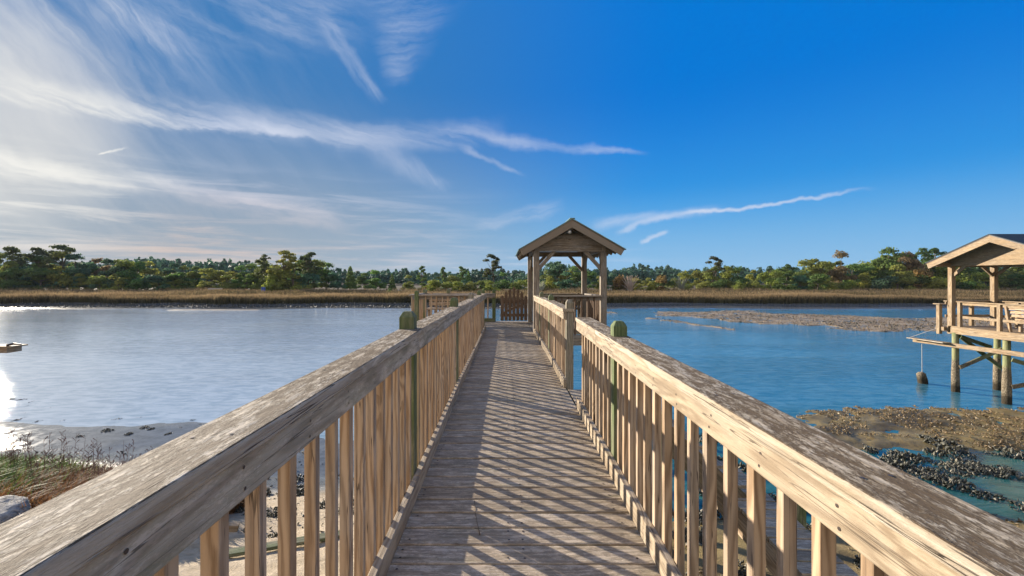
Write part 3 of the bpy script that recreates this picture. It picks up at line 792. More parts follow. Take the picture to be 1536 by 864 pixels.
def shore_plants():
    n_ = 110000
    x = nr.uniform(-9.6, -4.1, n_); y = nr.uniform(5.2, 8.8, n_)
    edge = 8.0 - (x + 8.5) * .16 + (fbm(x * 1.2, x * 0, 70) - .5) * .7
    k = (y < edge) & (y > 5.3 + (x + 4.4) * -.02) & (fbm(x * 2, y * 2, 71) > .18 + .12 * sst(x, -5.2, -4.3)) & (x < -4.2 + (7 - y) * .12); x, y = x[k], y[k]; n_ = len(x)
    gr = sst(x + (fbm(x, y, 75) - .5) * 3, -6.6, -7.8)
    cols = np.where((nr.random(n_) < .05 + .8 * gr)[:, None], np.array((.10, .17, .035)), np.array((.20, .10, .045))) * nr.uniform(.6, 1.4, (n_, 1))
    blades('shore_grass', np.stack([x, y, height(x, y) - .02], -1), nr.uniform(.2, .58, n_), nr.uniform(.010, .020, n_), cols, nr.uniform(.2, 1.1, n_),
           'green and rust brown grass tuft on the left shore behind the railing', 'grass')
    # dry seed stalks standing above it
    t = MB()
    for i in range(150):
        x = rnd.uniform(-9.6, -4.9); y = 7.8 - (x + 8.5) * .14 + rnd.uniform(-.9, .1); z = GZ(x, y); h = rnd.uniform(.5, 1.0) * (1 if x < -6 else .85)
        lx = rnd.uniform(-.12, .12); pts = [(x, y, z), (x + lx * .4, y, z + h * .5), (x + lx, y, z + h)]
        t.tube(pts, [.004, .0032, .002], 4, cap=False)
        for j in range(7):
            q_ = rnd.uniform(.45, 1); bx = x + lx * q_; bz = z + h * q_; a = rnd.uniform(0, 6.28)
            t.tube([(bx, y, bz), (bx + .05 * math.cos(a), y + .05 * math.sin(a), bz + .06)], [.002, .005], 4)
    st = simple('seed_stalk', (.14, .06, .045), .8)
    tag(t.build('seed_stalks', st), 'thin dark red seed stalks standing above the left shore grass', 'dry weeds', kind='stuff')


shore_plants()


# ------------------------------------------------------------------ oysters, rocks, drift timber
def shells(n_, R0, up=True, size=.07):
    V_, F_, T_ = [], [], []
    for i in range(n_):
        a = rnd.uniform(0, 6.28); q = R0 * math.sqrt(rnd.random()); c = Vector((q * math.cos(a), q * math.sin(a), 0))
        hz = (1 - (q / R0) ** 2) * R0 * .35 * rnd.random() if up else 0
        d = Vector((rnd.gauss(0, .55), rnd.gauss(0, .55), 1 if up else rnd.uniform(.05, .5))).normalized(); L = size * rnd.uniform(.7, 1.5)
        s_ = d.cross(Vector((rnd.gauss(0, 1), rnd.gauss(0, 1), .1))).normalized(); n3 = d.cross(s_)
        o_ = c + Vector((0, 0, hz - .01)); wd_ = L * rnd.uniform(.2, .34); th = L * .06; k0 = len(V_)
        prof_ = ((0, .25), (.3, .9), (.65, .85), (1, .12))
        for (t, k) in prof_:
            m0 = o_ + d * L * t + n3 * th * math.sin(t * 3.1) * 2
            V_ += [m0 - s_ * wd_ * k, m0 + n3 * th, m0 + s_ * wd_ * k, m0 - n3 * th]
        for r in range(3):
            for j in range(4):
                j2 = (j + 1) % 4; F_.append((k0 + r * 4 + j, k0 + r * 4 + j2, k0 + r * 4 + 4 + j2, k0 + r * 4 + 4 + j))
        F_.append((k0 + 12, k0 + 13, k0 + 14, k0 + 15)); T_ += [rnd.random()] * 16
    return np.array([tuple(v_) for v_ in V_]), np.array(F_), np.array(T_)


CL = []
for k in range(6):
    V_, F_, T_ = shells(80, .24 + .04 * k, True, .105)
    o = fast_mesh('oyster', V_, F_, M['oyster'], attrs={'tone': T_}); CL.append(o.data); bpy.data.objects.remove(o)


def clump(x, y, s_, label, group, pale=False):
    o = bpy.data.objects.new('oyster_clump', CL[rnd.randrange(6)]); COL.objects.link(o)
    o.location = (x, y, max(GZ(x, y), WZ - .03) - .01); o.rotation_euler = (0, 0, rnd.uniform(0, 6.28)); o.scale = (s_ * rnd.uniform(1, 1.6), s_, s_ * rnd.uniform(.7, 1.1))
    tag(o, label, 'oyster clump', group)


for i in range(80):        # ridges of clumps in the pier's shadow on the right
    band = rnd.random()
    q = rnd.uniform(.46, 1.30)
    if band < .62: d = .425 + rnd.gauss(0, .018) + (.9 - q) * -.02
    elif band < .82: d = .47 + rnd.gauss(0, .012); q = rnd.uniform(.78, 1.05)
    else: d = .53 + rnd.gauss(0, .02); q = rnd.uniform(.45, 1.3)
    y = 4.22 / d; x = q * y
    clump(x, y, rnd.uniform(.45, .95), 'dark oyster clump in the shaded shallows right of the pier', 'oyster clumps in the shaded shallows')
for i in range(34):
    y = rnd.uniform(4.6, 8.2); x = rnd.uniform(1.3, y * 1.0)
    clump(x, y, rnd.uniform(.35, .8), 'oyster clump on the mud close under the right railing', 'oyster clumps under the right railing')
for i in range(34):
    y = rnd.uniform(5.0, 9.2); x = -y * rnd.uniform(.22, .62)
    clump(x, y, rnd.uniform(.28, .55), 'brown oyster clump on the sand behind the left balusters', 'oyster clumps on the left sand')
for i in range(60):
    px_ = rnd.uniform(0, 60) if rnd.random() < .4 else rnd.uniform(60, 560); py_ = rnd.uniform(598, 632) if px_ < 80 else rnd.uniform(618, 655)
    y = 4.2 / ((py_ - HY) / F); clump((px_ - CX) / F * y, y, rnd.uniform(.12, .34), 'small dark oyster clump on the wet mud left of the pier', 'oyster clumps on the left wet mud')


def shell_litter(name, pts, size, label, mat):
    V_, F_, T_ = shells(40, .01, False, 1.0)
    per = 16; n_ = len(pts); idx = nr.integers(0, 40, n_); rot = nr.uniform(0, 6.28, n_); sc = nr.uniform(.6, 1.4, n_) * size
    bv = V_.reshape(40, per, 3)[idx]; c, s_ = np.cos(rot)[:, None], np.sin(rot)[:, None]
    x = bv[..., 0] * c - bv[..., 1] * s_; y = bv[..., 0] * s_ + bv[..., 1] * c
    W = np.stack([x, y, bv[..., 2]], -1) * sc[:, None, None] + pts[:, None, :]
    bf = F_[:13]; Fa = (bf[None] + (np.arange(n_) * per)[:, None, None]).reshape(-1, 4)
    o = fast_mesh(name, W.reshape(-1, 3), Fa, mat, attrs={'tone': np.repeat(nr.random(n_), per)})
    return tag(o, label, 'shells', kind='stuff')


def on_ground(x, y, keep=None):
    z = height(x, y); k = (z > WZ + .0) if keep is None else keep(z); return np.stack([x[k], y[k], z[k]], -1)


y = nr.uniform(9.8, 14.8, 11000); x = y * nr.uniform(.60, 1.3, 11000); kk = fbm(x * 1.1, y * 1.1, 90) > .47; shell_litter('shell_litter', on_ground(x[kk], y[kk]), .045, 'broken shells strewn over the brown mudflat at right', M['oyster_pale'])
y = nr.uniform(30, 56, 30000); x = y * nr.uniform(.2, 1.3, 30000); shell_litter('bar_shells', on_ground(x, y), .075, 'shell rubble covering the long bar in the creek', M['oyster_pale'])
y = nr.uniform(30, 56, 14000); x = y * nr.uniform(.2, 1.3, 14000); kk = fbm(x * .5, y * .5, 97) > .48; shell_litter('bar_oysters', on_ground(x[kk], y[kk]), .11, 'dark oyster patches on the long bar in the creek', M['oyster'])
y = nr.uniform(3.4, 8.6, 2500); x = y * nr.uniform(.12, 1.2, 2500); kk = fbm(x * 1.5, y * 1.5, 92) > .45; shell_litter('mud_shells', on_ground(x[kk], y[kk]), .05, 'shell bits on the mud under the right railing', M['oyster_pale'])
y = nr.uniform(5, 10.5, 1300); x = -y * nr.uniform(.1, 1.25, 1300); kk = fbm(x * 1.3, y * 1.3, 93) > .5; shell_litter('sand_shells', on_ground(x[kk], y[kk]), .045, 'shell bits scattered on the sand left of the pier', M['oyster'])
y = nr.uniform(60, 67, 9000); x = -y * nr.uniform(-.1, 1.3, 9000); shell_litter('bank_shells', on_ground(x, y), .16, 'dark shell crust on the far mud bank at left', M['oyster'])


def boulder(x, y, s_, label, seed):
    bm_ = bmesh.new(); bmesh.ops.create_icosphere(bm_, subdivisions=4, radius=1)
    rr = random.Random(seed); pl = [Vector((rr.gauss(0, 1), rr.gauss(0, 1), rr.gauss(0, 1))).normalized() for _ in range(9)] + [Vector((0.05, -.1, 1)).normalized()]
    for v_ in bm_.verts:
        p_ = v_.co.copy()
        for n_ in pl:
            d = p_.dot(n_) - .74
            if d > 0: p_ -= n_ * d * .92
        p_ *= 1 + .03 * math.sin(p_.x * 9 + seed) * math.sin(p_.y * 11) ; v_.co = p_
    me = bpy.data.meshes.new('boulder'); bm_.to_mesh(me); bm_.free(); me.materials.append(M['rock'])
    for f in me.polygons: f.use_smooth = True
    o = bpy.data.objects.new('boulder', me); COL.objects.link(o); o.location = (x, y, GZ(x, y) + s_[2] * .45); o.scale = s_; o.rotation_euler = (0, 0, rr.uniform(0, 6))
    tag(o, label, 'boulder')


boulder(-6.25, 5.1, (.50, .42, .27), 'pale grey boulder in front of the shore grass at the left edge', 3)
boulder(-7.55, 6.0, (.36, .30, .28), 'smaller pale boulder at the left edge behind the larger one', 5)
boulder(-5.6, 5.1, (.25, .22, .16), 'brown shadowed low boulder right of the large pale one', 8)


def lumber(A, B, wd_, ht, mat, label):
    t = MB(); A, B = Vector(A), Vector(B); A.z = GZ(A.x, A.y) + ht * .45; B.z = GZ(B.x, B.y) + ht * .45; t.beam(A, B, wd_, ht)
    tag(t.build('loose_board', mat, bevel=.004), label, 'board')


lumber((-3.9, 5.45, 0), (-3.45, 5.6, 0), .09, .09, M['yellow'], 'short tan timber offcut lying on the sand at left')
lumber((-3.2, 4.75, 0), (-2.0, 5.3, 0), .12, .04, M['green'], 'greenish plank lying flat on the sand at left')
lumber((2.6, 4.2, 0), (3.5, 3.6, 0), .14, .04, M['under'], 'grey plank lying on the mud under the right railing')
bx_ = at(395, 428, 97); t = MB(); t.tube([(bx_.x, 97, GZ(bx_.x, 97) + .4), (bx_.x, 97, GZ(bx_.x, 97) + 1.5)], [.42, .42], 14)
tag(t.build('barrel', simple('blue_plastic', (.03, .08, .35), .4)), 'tiny blue barrel on the far marsh left of the isolated trees', 'barrel')
t = MB(); bx_ = at(312, 427, 96); t.tube([(bx_.x, 96, -1.35), (bx_.x + 2.6, 97, -1.25)], [.22, .14], 8)
tag(t.build('driftwood_log', M['rock']), 'bleached log on the far marsh at left', 'log')


# ------------------------------------------------------------------ the pier
pier = empty('pier', (0, 0, 0), 'weathered plank footbridge running straight out over the creek', 'pier')
XL, XR = -.562, .735
t = MB(); y = -1.2; k = 0
while y < 12.93:
    wd_ = .1358 + rnd.uniform(-.0012, .0012); xr = XR - .012 + (0 if y > 4.3 else (4.4 - y) * -.003) + rnd.uniform(-.003, .003); zz = rnd.uniform(-.0018, .0018)
    if y > 10.2: xr = .66
    t.beam((XL + rnd.uniform(-.004, .004), y + wd_ / 2, -.019 + zz), (xr, y + wd_ / 2 + rnd.uniform(-.002, .002), -.019 + zz + rnd.uniform(-.001, .001)), wd_, .038)
    for xn in (-.49, .02, .09, .62):
        for yy in (y + .035, y + .105):
            a = xn + rnd.uniform(-.008, .008); b_ = yy + rnd.uniform(-.006, .006)
            if rnd.random() < .8:
                k0 = len(t.v)
                for j in range(6): t.v.append(Vector((a + .0062 * math.cos(j * 1.047), b_ + .0062 * math.sin(j * 1.047), zz + .0022))); t.g.append((0, 0, 0)); t.t.append(.5)
                t.f.append(tuple(range(k0, k0 + 6))); t.mi.append(1)
    y += .1455
t.build('deck', [M['deck'], M['nail']], pier, bevel=.006)
t = MB(); y = 10.98
while y < 12.95:
    t.beam((-2.42, y + .07, -.02), (XL - .006, y + .07, -.02), .14, .038); y += .1455
t.build('side_deck', M['deck'], pier, bevel=.004)
t = MB()
for x in (-.50, -.05, .30, .64): t.beam((x, -1.2, -.16), (x, 12.9, -.16), .038, .235)
for y in (10.95, 12.9): t.beam((-2.4, y, -.16), (-.53, y, -.16), .038, .235)
t.build('joists', M['under'], pier)
for y in (-.6, 2.72, 5.15, 7.5, 9.6, 11.6):
    for x in (-.66, .84):
        if x > 0 and y > 9: x = .60
        zg = min(GZ(x, y), WZ) - .6
        t = MB(); t.post(x, y + .1, zg, -.28, .14, cap=False); t.build('pile', M['pile'], pier)
for x, y in ((-2.3, 11.1), (-2.3, 12.8)):
    t = MB(); t.post(x, y, -3.6, -.04, .14, cap=False); t.build('pile', M['pile'], pier)


def railing(label, segs, out, posts, mats, gap=.142, kick=True, deckz=0.0, pz=.1, name='railing', bw=.035, capw=.142, skip=None):
    """segs: points of the inner top edge; out: horizontal outward unit vector; posts: (param point, material, width)"""
    root = empty(name, segs[0], label, 'railing', None); o = Vector(out)
    mc, mf, mb, mk = mats
    segs = [Vector(p_) for p_ in segs]
    pp = [Vector(p_[0]) for p_ in posts]
    for a, b_ in zip(segs[:-1], segs[1:]):
        d = (b_ - a).normalized(); g_ = d * .0025
        t = MB(); t.beam(a + o * (capw / 2 - .008) - Vector((0, 0, .019)) + g_, b_ + o * (capw / 2 - .008) - Vector((0, 0, .019)) - g_, capw, .038)
        e = .25
        while e < (b_ - a).length - .1:
            for q_ in (.035, .10):
                c_ = a + d * (e + rnd.uniform(-.02, .02)) + o * q_ + Vector((0, 0, .0012)); k0 = len(t.v)
                for j in range(7): t.v.append(c_ + Vector((.0048 * math.cos(j * .8976), .0048 * math.sin(j * .8976), 0))); t.g.append((0, 0, 0)); t.t.append(.5)
                t.f.append(tuple(range(k0, k0 + 7))); t.mi.append(1)
            e += .61
        t.build('top_cap', [mc, M['nail']], root, bevel=.005)
        t = MB(); t.beam(a + o * .019 - Vector((0, 0, .0385 + .0445)) + g_ * 2, b_ + o * .019 - Vector((0, 0, .083)) - g_ * 2, .038, .088)
        if abs(d.y) > .8:
            e = .09
            while e < min((b_ - a).length - .05, 7):
                for q_ in (-.062, -.104):
                    c_ = a + d * (e + rnd.uniform(-.012, .012)) - o * .0012 + Vector((0, 0, q_ + rnd.uniform(-.006, .006))); k0 = len(t.v)
                    for j in range(7): t.v.append(c_ + Vector((0, .0042 * math.cos(j * .8976) * (-1 if o.x > 0 else 1), .0042 * math.sin(j * .8976)))); t.g.append((0, 0, 0)); t.t.append(.5)
                    t.f.append(tuple(range(k0, k0 + 7))); t.mi.append(1)
                e += gap * 2
        t.build('rail_board', [mf, M['nail']], root, bevel=.004)
        if kick:
            a0 = Vector((a.x, a.y, deckz + .054)); b0 = Vector((b_.x, b_.y, deckz + .054))
            t = MB(); t.beam(a0 + o * .019 + g_, b0 + o * .019 - g_, .037, .104); t.build('toe_board', mk, root, bevel=.004)
    L = [(b_ - a).length for a, b_ in zip(segs[:-1], segs[1:])]; tot = sum(L); s_ = gap * .5
    while s_ < tot - .03:
        u = s_; i = 0
        while u > L[i]: u -= L[i]; i += 1
        p_ = segs[i].lerp(segs[i + 1], u / L[i])
        if all((Vector((q_.x, q_.y, 0)) - Vector((p_.x, p_.y, 0))).length > .095 for q_ in pp):
            c = p_ + o * (.039 + bw / 2); dd = (segs[i + 1] - segs[i]); an = math.atan2(dd.y, dd.x)
            t = MB(); t.post(c.x + rnd.uniform(-.001, .001), c.y, deckz - .10 + rnd.uniform(-.02, .02), p_.z - .04, bw + rnd.uniform(-.002, .003), cap=False, ang=an + rnd.uniform(-.07, .07))
            t.build('baluster', mb, root, bevel=.003)
        s_ += gap + rnd.uniform(-.007, .007)
    for q_, mt, pw in posts:
        q_ = Vector(q_); c = q_ + o * (.039 + pw / 2)
        t = MB(); t.post(c.x, c.y, deckz - .32, q_.z + pz + rnd.uniform(-.008, .008), pw); t.build('post', mt, root, bevel=.003)
    return root


NM = (M['cap'], M['fascia'], M['bal'], M['fascia_r'])
NMR = (M['cap'], M['fascia_r'], M['bal'], M['fascia_r'])
railing('long weathered railing with green post tops along the left side of the pier',
        [(-.525, -1.2, 1.0), (-.525, 2.66, 1.0), (-.525, 5.28, .972), (-.50, 7.9, .95), (-.488, 11.05, .915)], (-1, 0, 0),
        [((-.525, 2.72, 1.0), M['green'], .092), ((-.525, 5.15, .972), M['green'], .089), ((-.51, 7.5, .95), M['postgrey'], .089), ((-.495, 9.5, .93), M['green'], .085), ((-.487, 11.0, .915), M['green'], .085)], NM)
railing('sunlit near railing along the right side of the pier before the opening',
        [(.655, -1.2, .922), (.700, 3.35, .918), (.719, 4.40, .914)], (1, 0, 0), [((.695, 2.98, .918), M['green'], .092)], NMR, capw=.158)
railing('shorter right railing between the side opening and the gazebo',
        [(.693, 5.17, .945), (.70, 7.4, .93), (.672, 10.22, .895)], (1, 0, 0),
        [((.692, 5.23, .955), M['postgrey'], .085), ((.70, 7.4, .93), M['green'], .085), ((.68, 9.1, .915), M['green'], .085)], NMR)
railing('far fence rail closing the end of the pier left of the gate',
        [(-2.45, 12.86, .845), (-.30, 12.86, .845)], (0, 1, 0), [((-2.40, 12.86, .845), M['green'], .1), ((-1.7, 12.86, .845), M['green'], .1), ((-.34, 12.86, .845), M['green'], .1)], (M['shelter'], M['shelter'], M['bal'], M['green']), pz=.12)
railing('short railing across the front of the left wing platform',
        [(-2.24, 11.05, .885), (-.62, 11.05, .885)], (0, -1, 0), [((-2.24, 11.05, .885), M['green'], .105)], (M['shelter'], M['shelter'], M['bal'], M['shelter']), pz=.10)
railing('side railing on the outer left edge of the wing platform',
        [(-2.36, 11.15, .875), (-2.36, 12.75, .86)], (-1, 0, 0), [], (M['shelter'], M['shelter'], M['bal'], M['shelter']))
railing('gazebo front railing facing the viewer between its two front posts',
        [(.82, 10.34, .895), (2.28, 10.34, .895)], (0, -1, 0), [((.98, 10.34, .895), M['green'], .08)], (M['shelter'], M['shelter'], M['dark'], M['shelter']), pz=.03, gap=.15)
railing('gazebo railing on its outer right edge over the water',
        [(2.33, 10.45, .87), (2.33, 12.75, .85)], (1, 0, 0), [], (M['shelter'], M['shelter'], M['dark'], M['shelter']))
railing('gazebo back railing facing the far marsh',
        [(.86, 12.88, .84), (2.28, 12.88, .84)], (0, 1, 0), [], (M['yellow'], M['shelter'], M['dark'], M['shelter']))  # yellower cap wood: sunlight on this rail put into its colour

# landing and steps at the side opening
st = empty('side_steps', (1.2, 4.78, 0), 'wooden side landing and steps leading down from the opening in the right railing', 'steps')
t = MB()
for i in range(5): t.beam((.742, 4.47 + i * .1455, -.024), (1.55, 4.47 + i * .1455, -.024), .14, .038)
t.build('landing', M['deck'], st, bevel=.004)
for i in range(4):
    t = MB(); x = 1.68 + i * .22; t.beam((x, 4.42, -.22 - i * .2), (x, 5.12, -.22 - i * .2), .24, .038); t.build('tread', M['deck'], st, bevel=.004)
for y in (4.40, 5.14):
    t = MB(); t.beam((1.5, y, -.18), (2.45, y, -1.05), .038, .235); t.build('stringer', M['under'], st)
t = MB(); t.post(1.56, 5.2, -3.3, -.03, .089, cap=False); t.build('post', M['pile'], st)
t = MB(); t.post(1.56, 4.33, -3.0, -.03, .089, cap=False); t.build('post', M['pile'], st)
t = MB(); t.beam((.86, 5.2, -.35), (1.5, 5.2, -.1), .038, .089); t.build('brace', M['green'], st)
lw = empty('lower_boardwalk', (2.4, 4.2, -.95), 'narrow lower boardwalk beside the pier seen through the right balusters', 'boardwalk')
t = MB()
for i in range(13): t.beam((2.28 + (i % 2) * .004, 5.15 - i * .146, -.90 - i * .006), (2.70, 5.12 - i * .146, -.90 - i * .006), .14, .038)
t.build('deck', M['deck'], lw, bevel=.004)
for x in (2.31, 2.66):
    t = MB(); t.beam((x, 5.2, -1.05), (x, 3.25, -1.13), .038, .24); t.build('stringer', M['bal'], lw)
t = MB(); t.post(2.80, 4.15, -3.0, -.42, .1); t.build('post', M['green'], lw, bevel=.003)
t = MB(); t.post(2.36, 3.4, -3.0, -1.0, .1, cap=False); t.build('post', M['pile'], lw)
t = MB(); t.post(2.36, 5.0, -3.0, -1.0, .1, cap=False); t.build('post', M['pile'], lw)
for i in range(3):
    t = MB(); t.beam((2.75 + i * .05, 3.05 - i * .22, -1.25 - i * .19), (3.35 + i * .05, 3.25 - i * .22, -1.25 - i * .19), .14, .038); t.build('tread', M['deck'], lw, bevel=.004)

# twig on the deck
t = MB(); tp = [(712, 752), (713, 770), (717, 792), (720, 803)]; pts = []
for a, b_ in tp:
    Yd = F * EYE / (b_ - HY); pts.append(((a - CX) / F * Yd, Yd, .004 + .004 * (a == 717)))
t.tube(pts, [.0018, .0015, .0018, .003], 5); tag(t.build('twig', M['under']), 'thin curved twig lying on the deck planks', 'twig')

# gate
gt = empty('picket_gate', (.24, 12.84, 0), 'arched brown picket gate closing the far end of the pier', 'gate')
n_ = 7; x0, x1 = -.15, .66
for i in range(n_):
    u = (i + .5) / n_; x = x0 + (x1 - x0) * u; top = .74 + .26 * math.sin(u * math.pi) ** 1.2 + (.03 if i == 3 else 0); h = .048
    t = MB(); t.prism([(x - h, 12.80, .04), (x + h, 12.80, .04), (x + h, 12.80, top - .05), (x + .02, 12.80, top), (x - .02, 12.80, top), (x - h, 12.80, top - .05)], (0, .02, 0), grain=(0, 0, 1))
    t.build('picket', M['dark'], gt)
for z in (.2, .62):
    t = MB(); t.beam((x0, 12.845, z), (x1, 12.845, z), .038, .085); t.build('gate_rail', M['dark'], gt)
t = MB(); t.beam((x0 + .03, 12.845, .24), (x1 - .03, 12.845, .58), .03, .06); t.build('gate_brace', M['dark'], gt)


def bench(name, x, y, wd_, ang, mat, label, z=0.0):
    r = empty(name, (x, y, z), label, 'bench'); r.rotation_euler = (0, 0, ang)
    def part(nm, fn):
        t = MB(); fn(t); o = t.build(nm, mat); o.parent = r
    part('seat', lambda t: [t.beam((-wd_ / 2, .05 + i * .15, .43), (wd_ / 2, .05 + i * .15, .43), .14, .038) for i in range(3)])
    part('backrest', lambda t: [t.beam((-wd_ / 2, .47 + i * .03, .55 + i * .12), (wd_ / 2, .47 + i * .03, .55 + i * .12), .03, .09) for i in range(3)])
    for sx in (-1, 1):
        part('leg', lambda t: t.beam((sx * (wd_ / 2 - .06), .08, 0), (sx * (wd_ / 2 - .06), .08, .41), .06, .08, up=(0, 1, 0)))
        part('leg', lambda t: t.beam((sx * (wd_ / 2 - .06), .42, 0), (sx * (wd_ / 2 - .06), .56, .86), .06, .08, up=(0, 1, 0)))
    return r


bench('bench', 1.52, 12.15, 1.35, 0, M['under'], 'slatted bench inside the gazebo against its back railing')
bench('bench', -1.5, 12.15, 1.45, 0, M['bal'], 'slatted bench on the left wing platform against the far rail')


# ------------------------------------------------------------------ gazebo over the pier's end
gz = empty('gazebo', (1.54, 11.6, 0), 'grey gable roofed gazebo at the end of the pier', 'gazebo')
GX = (.74, 2.34); GY = (10.37, 12.87); PZ = 1.93
for x in GX:
    for y in GY:
        t = MB(); t.post(x, y, -.3, PZ + .02, .142, cap=False); t.build('post', M['shelter'], gz, bevel=.004)
t = MB(); y = 10.30
while y < 12.95:
    t.beam((.672, y + .07, -.02), (2.46, y + .07, -.02), .14, .038); y += .1455
t.build('floor', M['deck'], gz, bevel=.004)
t = MB(); t.beam((.68, 10.275, -.17), (2.46, 10.275, -.17), .038, .25); t.beam((2.44, 10.3, -.17), (2.44, 12.95, -.17), .038, .25); t.beam((.68, 12.97, -.17), (2.46, 12.97, -.17), .038, .25); t.build('rim_joist', M['shelter'], gz)
for x, y in ((.80, 10.45), (2.36, 10.45), (2.36, 12.8)):
    t = MB(); t.post(x, y, -3.6, -.32, .14, cap=False); t.build('pile', M['pile'], gz)
GC = 1.545; HW = 1.22; ZT, ZE = 2.685, 1.985; GF, GB = 10.0, 13.25
sl = (ZT - ZE) / HW
for y in (GY[0] - .05, GY[1] + .05):     # cross beams
    t = MB(); t.beam((GX[0] - .12, y, PZ + .075), (GX[1] + .12, y, PZ + .075), .038, .145); t.build('cross_beam', M['shelter'], gz, bevel=.004)
for x in GX:
    t = MB(); t.beam((x, GF + .25, PZ + .07), (x, GB - .2, PZ + .07), .09, .135); t.build('side_beam', M['shelter'], gz, bevel=.004)
for y, s_ in ((GY[0] - .045, 1), (GY[1] + .045, -1)):   # gable boards
    t = MB()
    for (za, zb) in ((PZ + .152, PZ + .31), (PZ + .315, PZ + .40)):
        xa = (ZT - .09 - za) / sl; xb = (ZT - .09 - zb) / sl
        t.prism([(GC - xa, y - .012, za), (GC + xa, y - .012, za), (GC + xb, y - .012, zb), (GC - xb, y - .012, zb)], (0, .024, 0), grain=(1, 0, 0))
    t.build('gable_boards', M['shelter'], gz)
for x, s_ in ((GX[0], 1), (GX[1], -1)):
    for y in GY:
        t = MB(); t.beam((x + s_ * .05, y, 1.52), (x + s_ * .44, y, 1.95), .09, .04, up=(0, 1, 0)); t.build('knee_brace', M['shelter'], gz, bevel=.003)
        sy = 1 if y < 11 else -1
        t = MB(); t.beam((x, y + sy * .05, 1.52), (x, y + sy * .44, 1.93), .09, .04, up=(1, 0, 0)); t.build('knee_brace', M['shelter'], gz, bevel=.003)
roof = None
for s_ in (-1, 1):
    e = Vector((GC + s_ * HW, 0, ZE)); r_ = Vector((GC, 0, ZT)); n3 = Vector((s_ * sl, 0, 1)).normalized()
    def sl_box(o0, th, ya, yb, ex=0.0, mat=None, nm='roof', par=gz):
        dd = (e - r_).normalized()
        A, B = r_ - Vector((0, 0, o0 / n3.z)), e + dd * ex - n3 * o0
        t = MB(); t.prism([(A.x, ya, A.z), (B.x, ya, B.z), (B.x - n3.x * th, ya, B.z - n3.z * th), (A.x - 0, ya, A.z - th / n3.z)], (0, yb - ya, 0), grain=(0, 1, 0)); return t.build(nm, mat, par)
    sheet = sl_box(0, .018, GF - .02, GB + .02, .03, M['metal_roof'], 'roof_sheet')
    sl_box(.020, .022, GF, GB, 0, M['shelter'], 'roof_boards')
    for y in (GF + .0, GB - .038):
        sl_box(.044, .14, y - .002, y + .036, 0, M['shelter'], 'barge_board')
    for y in [GF + .12 + i * .41 for i in range(8)]:
        sl_box(.044, .09, y, y + .038, -.02, M['shelter'], 'rafter')
t = MB(); t.beam((GC, GF - .035, ZT - .004), (GC, GB + .035, ZT - .004), .13, .02); t.build('ridge_cap', M['metal_roof'], gz, bevel=.012)
t = MB(); t.beam((GC, GF + .05, ZT - .17), (GC, GB - .05, ZT - .17), .04, .14); t.build('ridge_board', M['shelter'], gz)
lf = empty('light_fixture', (1.495, 10.12, 2.47), 'small pale light fixture hanging under the gazebo gable peak', 'light fixture')
t = MB(); t.tube([(1.495, 10.12, 2.50), (1.495, 10.12, 2.42)], [.012, .012], 8); t.build('stem', M['lamp'], lf)
t = MB(); t.tube([(1.495, 10.12, 2.43), (1.495, 10.10, 2.40), (1.49, 10.07, 2.36), (1.485, 10.06, 2.34)], [.02, .04, .045, .02], 10); t.build('lamp_head', M['lamp'], lf, smooth=True)

# ------------------------------------------------------------------ pavilion of the neighbouring dock, right
pv = empty('pavilion', (16.9, 15, -.5), 'honey coloured pine pavilion standing on tall piles in the water at right', 'pavilion')
YM = M['yellow']; PX0, PX1 = 16.85, 18.45; PYb = 16.36; PYm = 14.62; PYa = 12.8; DZ = -.50
for x in (PX0, PX1):
    for y in (PYb, PYa):
        t = MB(); t.post(x, y, DZ, 1.80, .15, cap=False); t.build('post', YM, pv, bevel=.004)
for x, y in ((16.62, 16.0), (16.72, 14.45), (18.45, 16.25), (18.45, 14.3), (16.72, 12.8), (18.45, 12.6)):
    t = MB(); t.tube([(x, y, -3.5), (x, y, -2.9), (x, y, -2.2), (x, y, -1.7), (x, y, -.72)], [.125, .125, .115, .10, .095], 10, jit=.04); t.build('pile', M['pile'], pv, smooth=True)
t = MB(); y = 12.3
while y < 16.35: t.beam((16.62 if y < 16 else 16.78, y, DZ - .02), (18.7, y, DZ - .02), .14, .038); y += .146
t.build('deck', YM, pv)
t = MB(); t.beam((16.58, 12.2, DZ - .14), (16.58, 16.12, DZ - .14), .045, .24); t.build('rim_board', YM, pv, bevel=.004)
t = MB(); t.beam((16.80, 16.47, DZ - .15), (18.7, 16.47, DZ - .15), .045, .24); t.build('rim_board', YM, pv)
t = MB(); t.beam((18.0, 12.2, DZ - .16), (18.0, 16.5, DZ - .16), .045, .2); t.beam((17.3, 12.2, DZ - .16), (17.3, 16.5, DZ - .16), .045, .2); t.build('joists', M['under'], pv)
# front rail on the near edge (plane x = 16.65) and the far side
for (A, B) in (((16.70, 16.0), (16.70, 12.3)), ((18.6, 16.5), (18.6, 12.3)), ((16.75, 16.5), (18.5, 16.5))):
    t = MB(); t.beam((*A, .42), (*B, .42), .14, .04); t.build('top_rail', YM, pv, bevel=.004)
    t = MB(); t.beam((*A, .35), (*B, .35), .04, .09); t.build('rail_board', YM, pv, bevel=.003)
    t = MB(); t.beam((*A, -.14), (*B, -.14), .04, .09); t.build('mid_rail', YM, pv, bevel=.003)
for x, y in ((16.68, 14.62), (16.68, 15.9), (18.58, 15.7), (18.58, 14.2), (17.3, 16.5), (17.75, 16.5), (16.68, 13.3)):
    t = MB(); t.post(x, y, DZ - .12, .41, .1, cap=False); t.build('rail_post', YM, pv)
# benches of the pavilion
bp = bench('bench', 17.25, 13.75, 1.5, R(90), M['bal'], 'high backed plank bench on the right pavilion deck', DZ)
bp.rotation_euler = (0, 0, R(90)); bp.scale = (1, 1, 1)
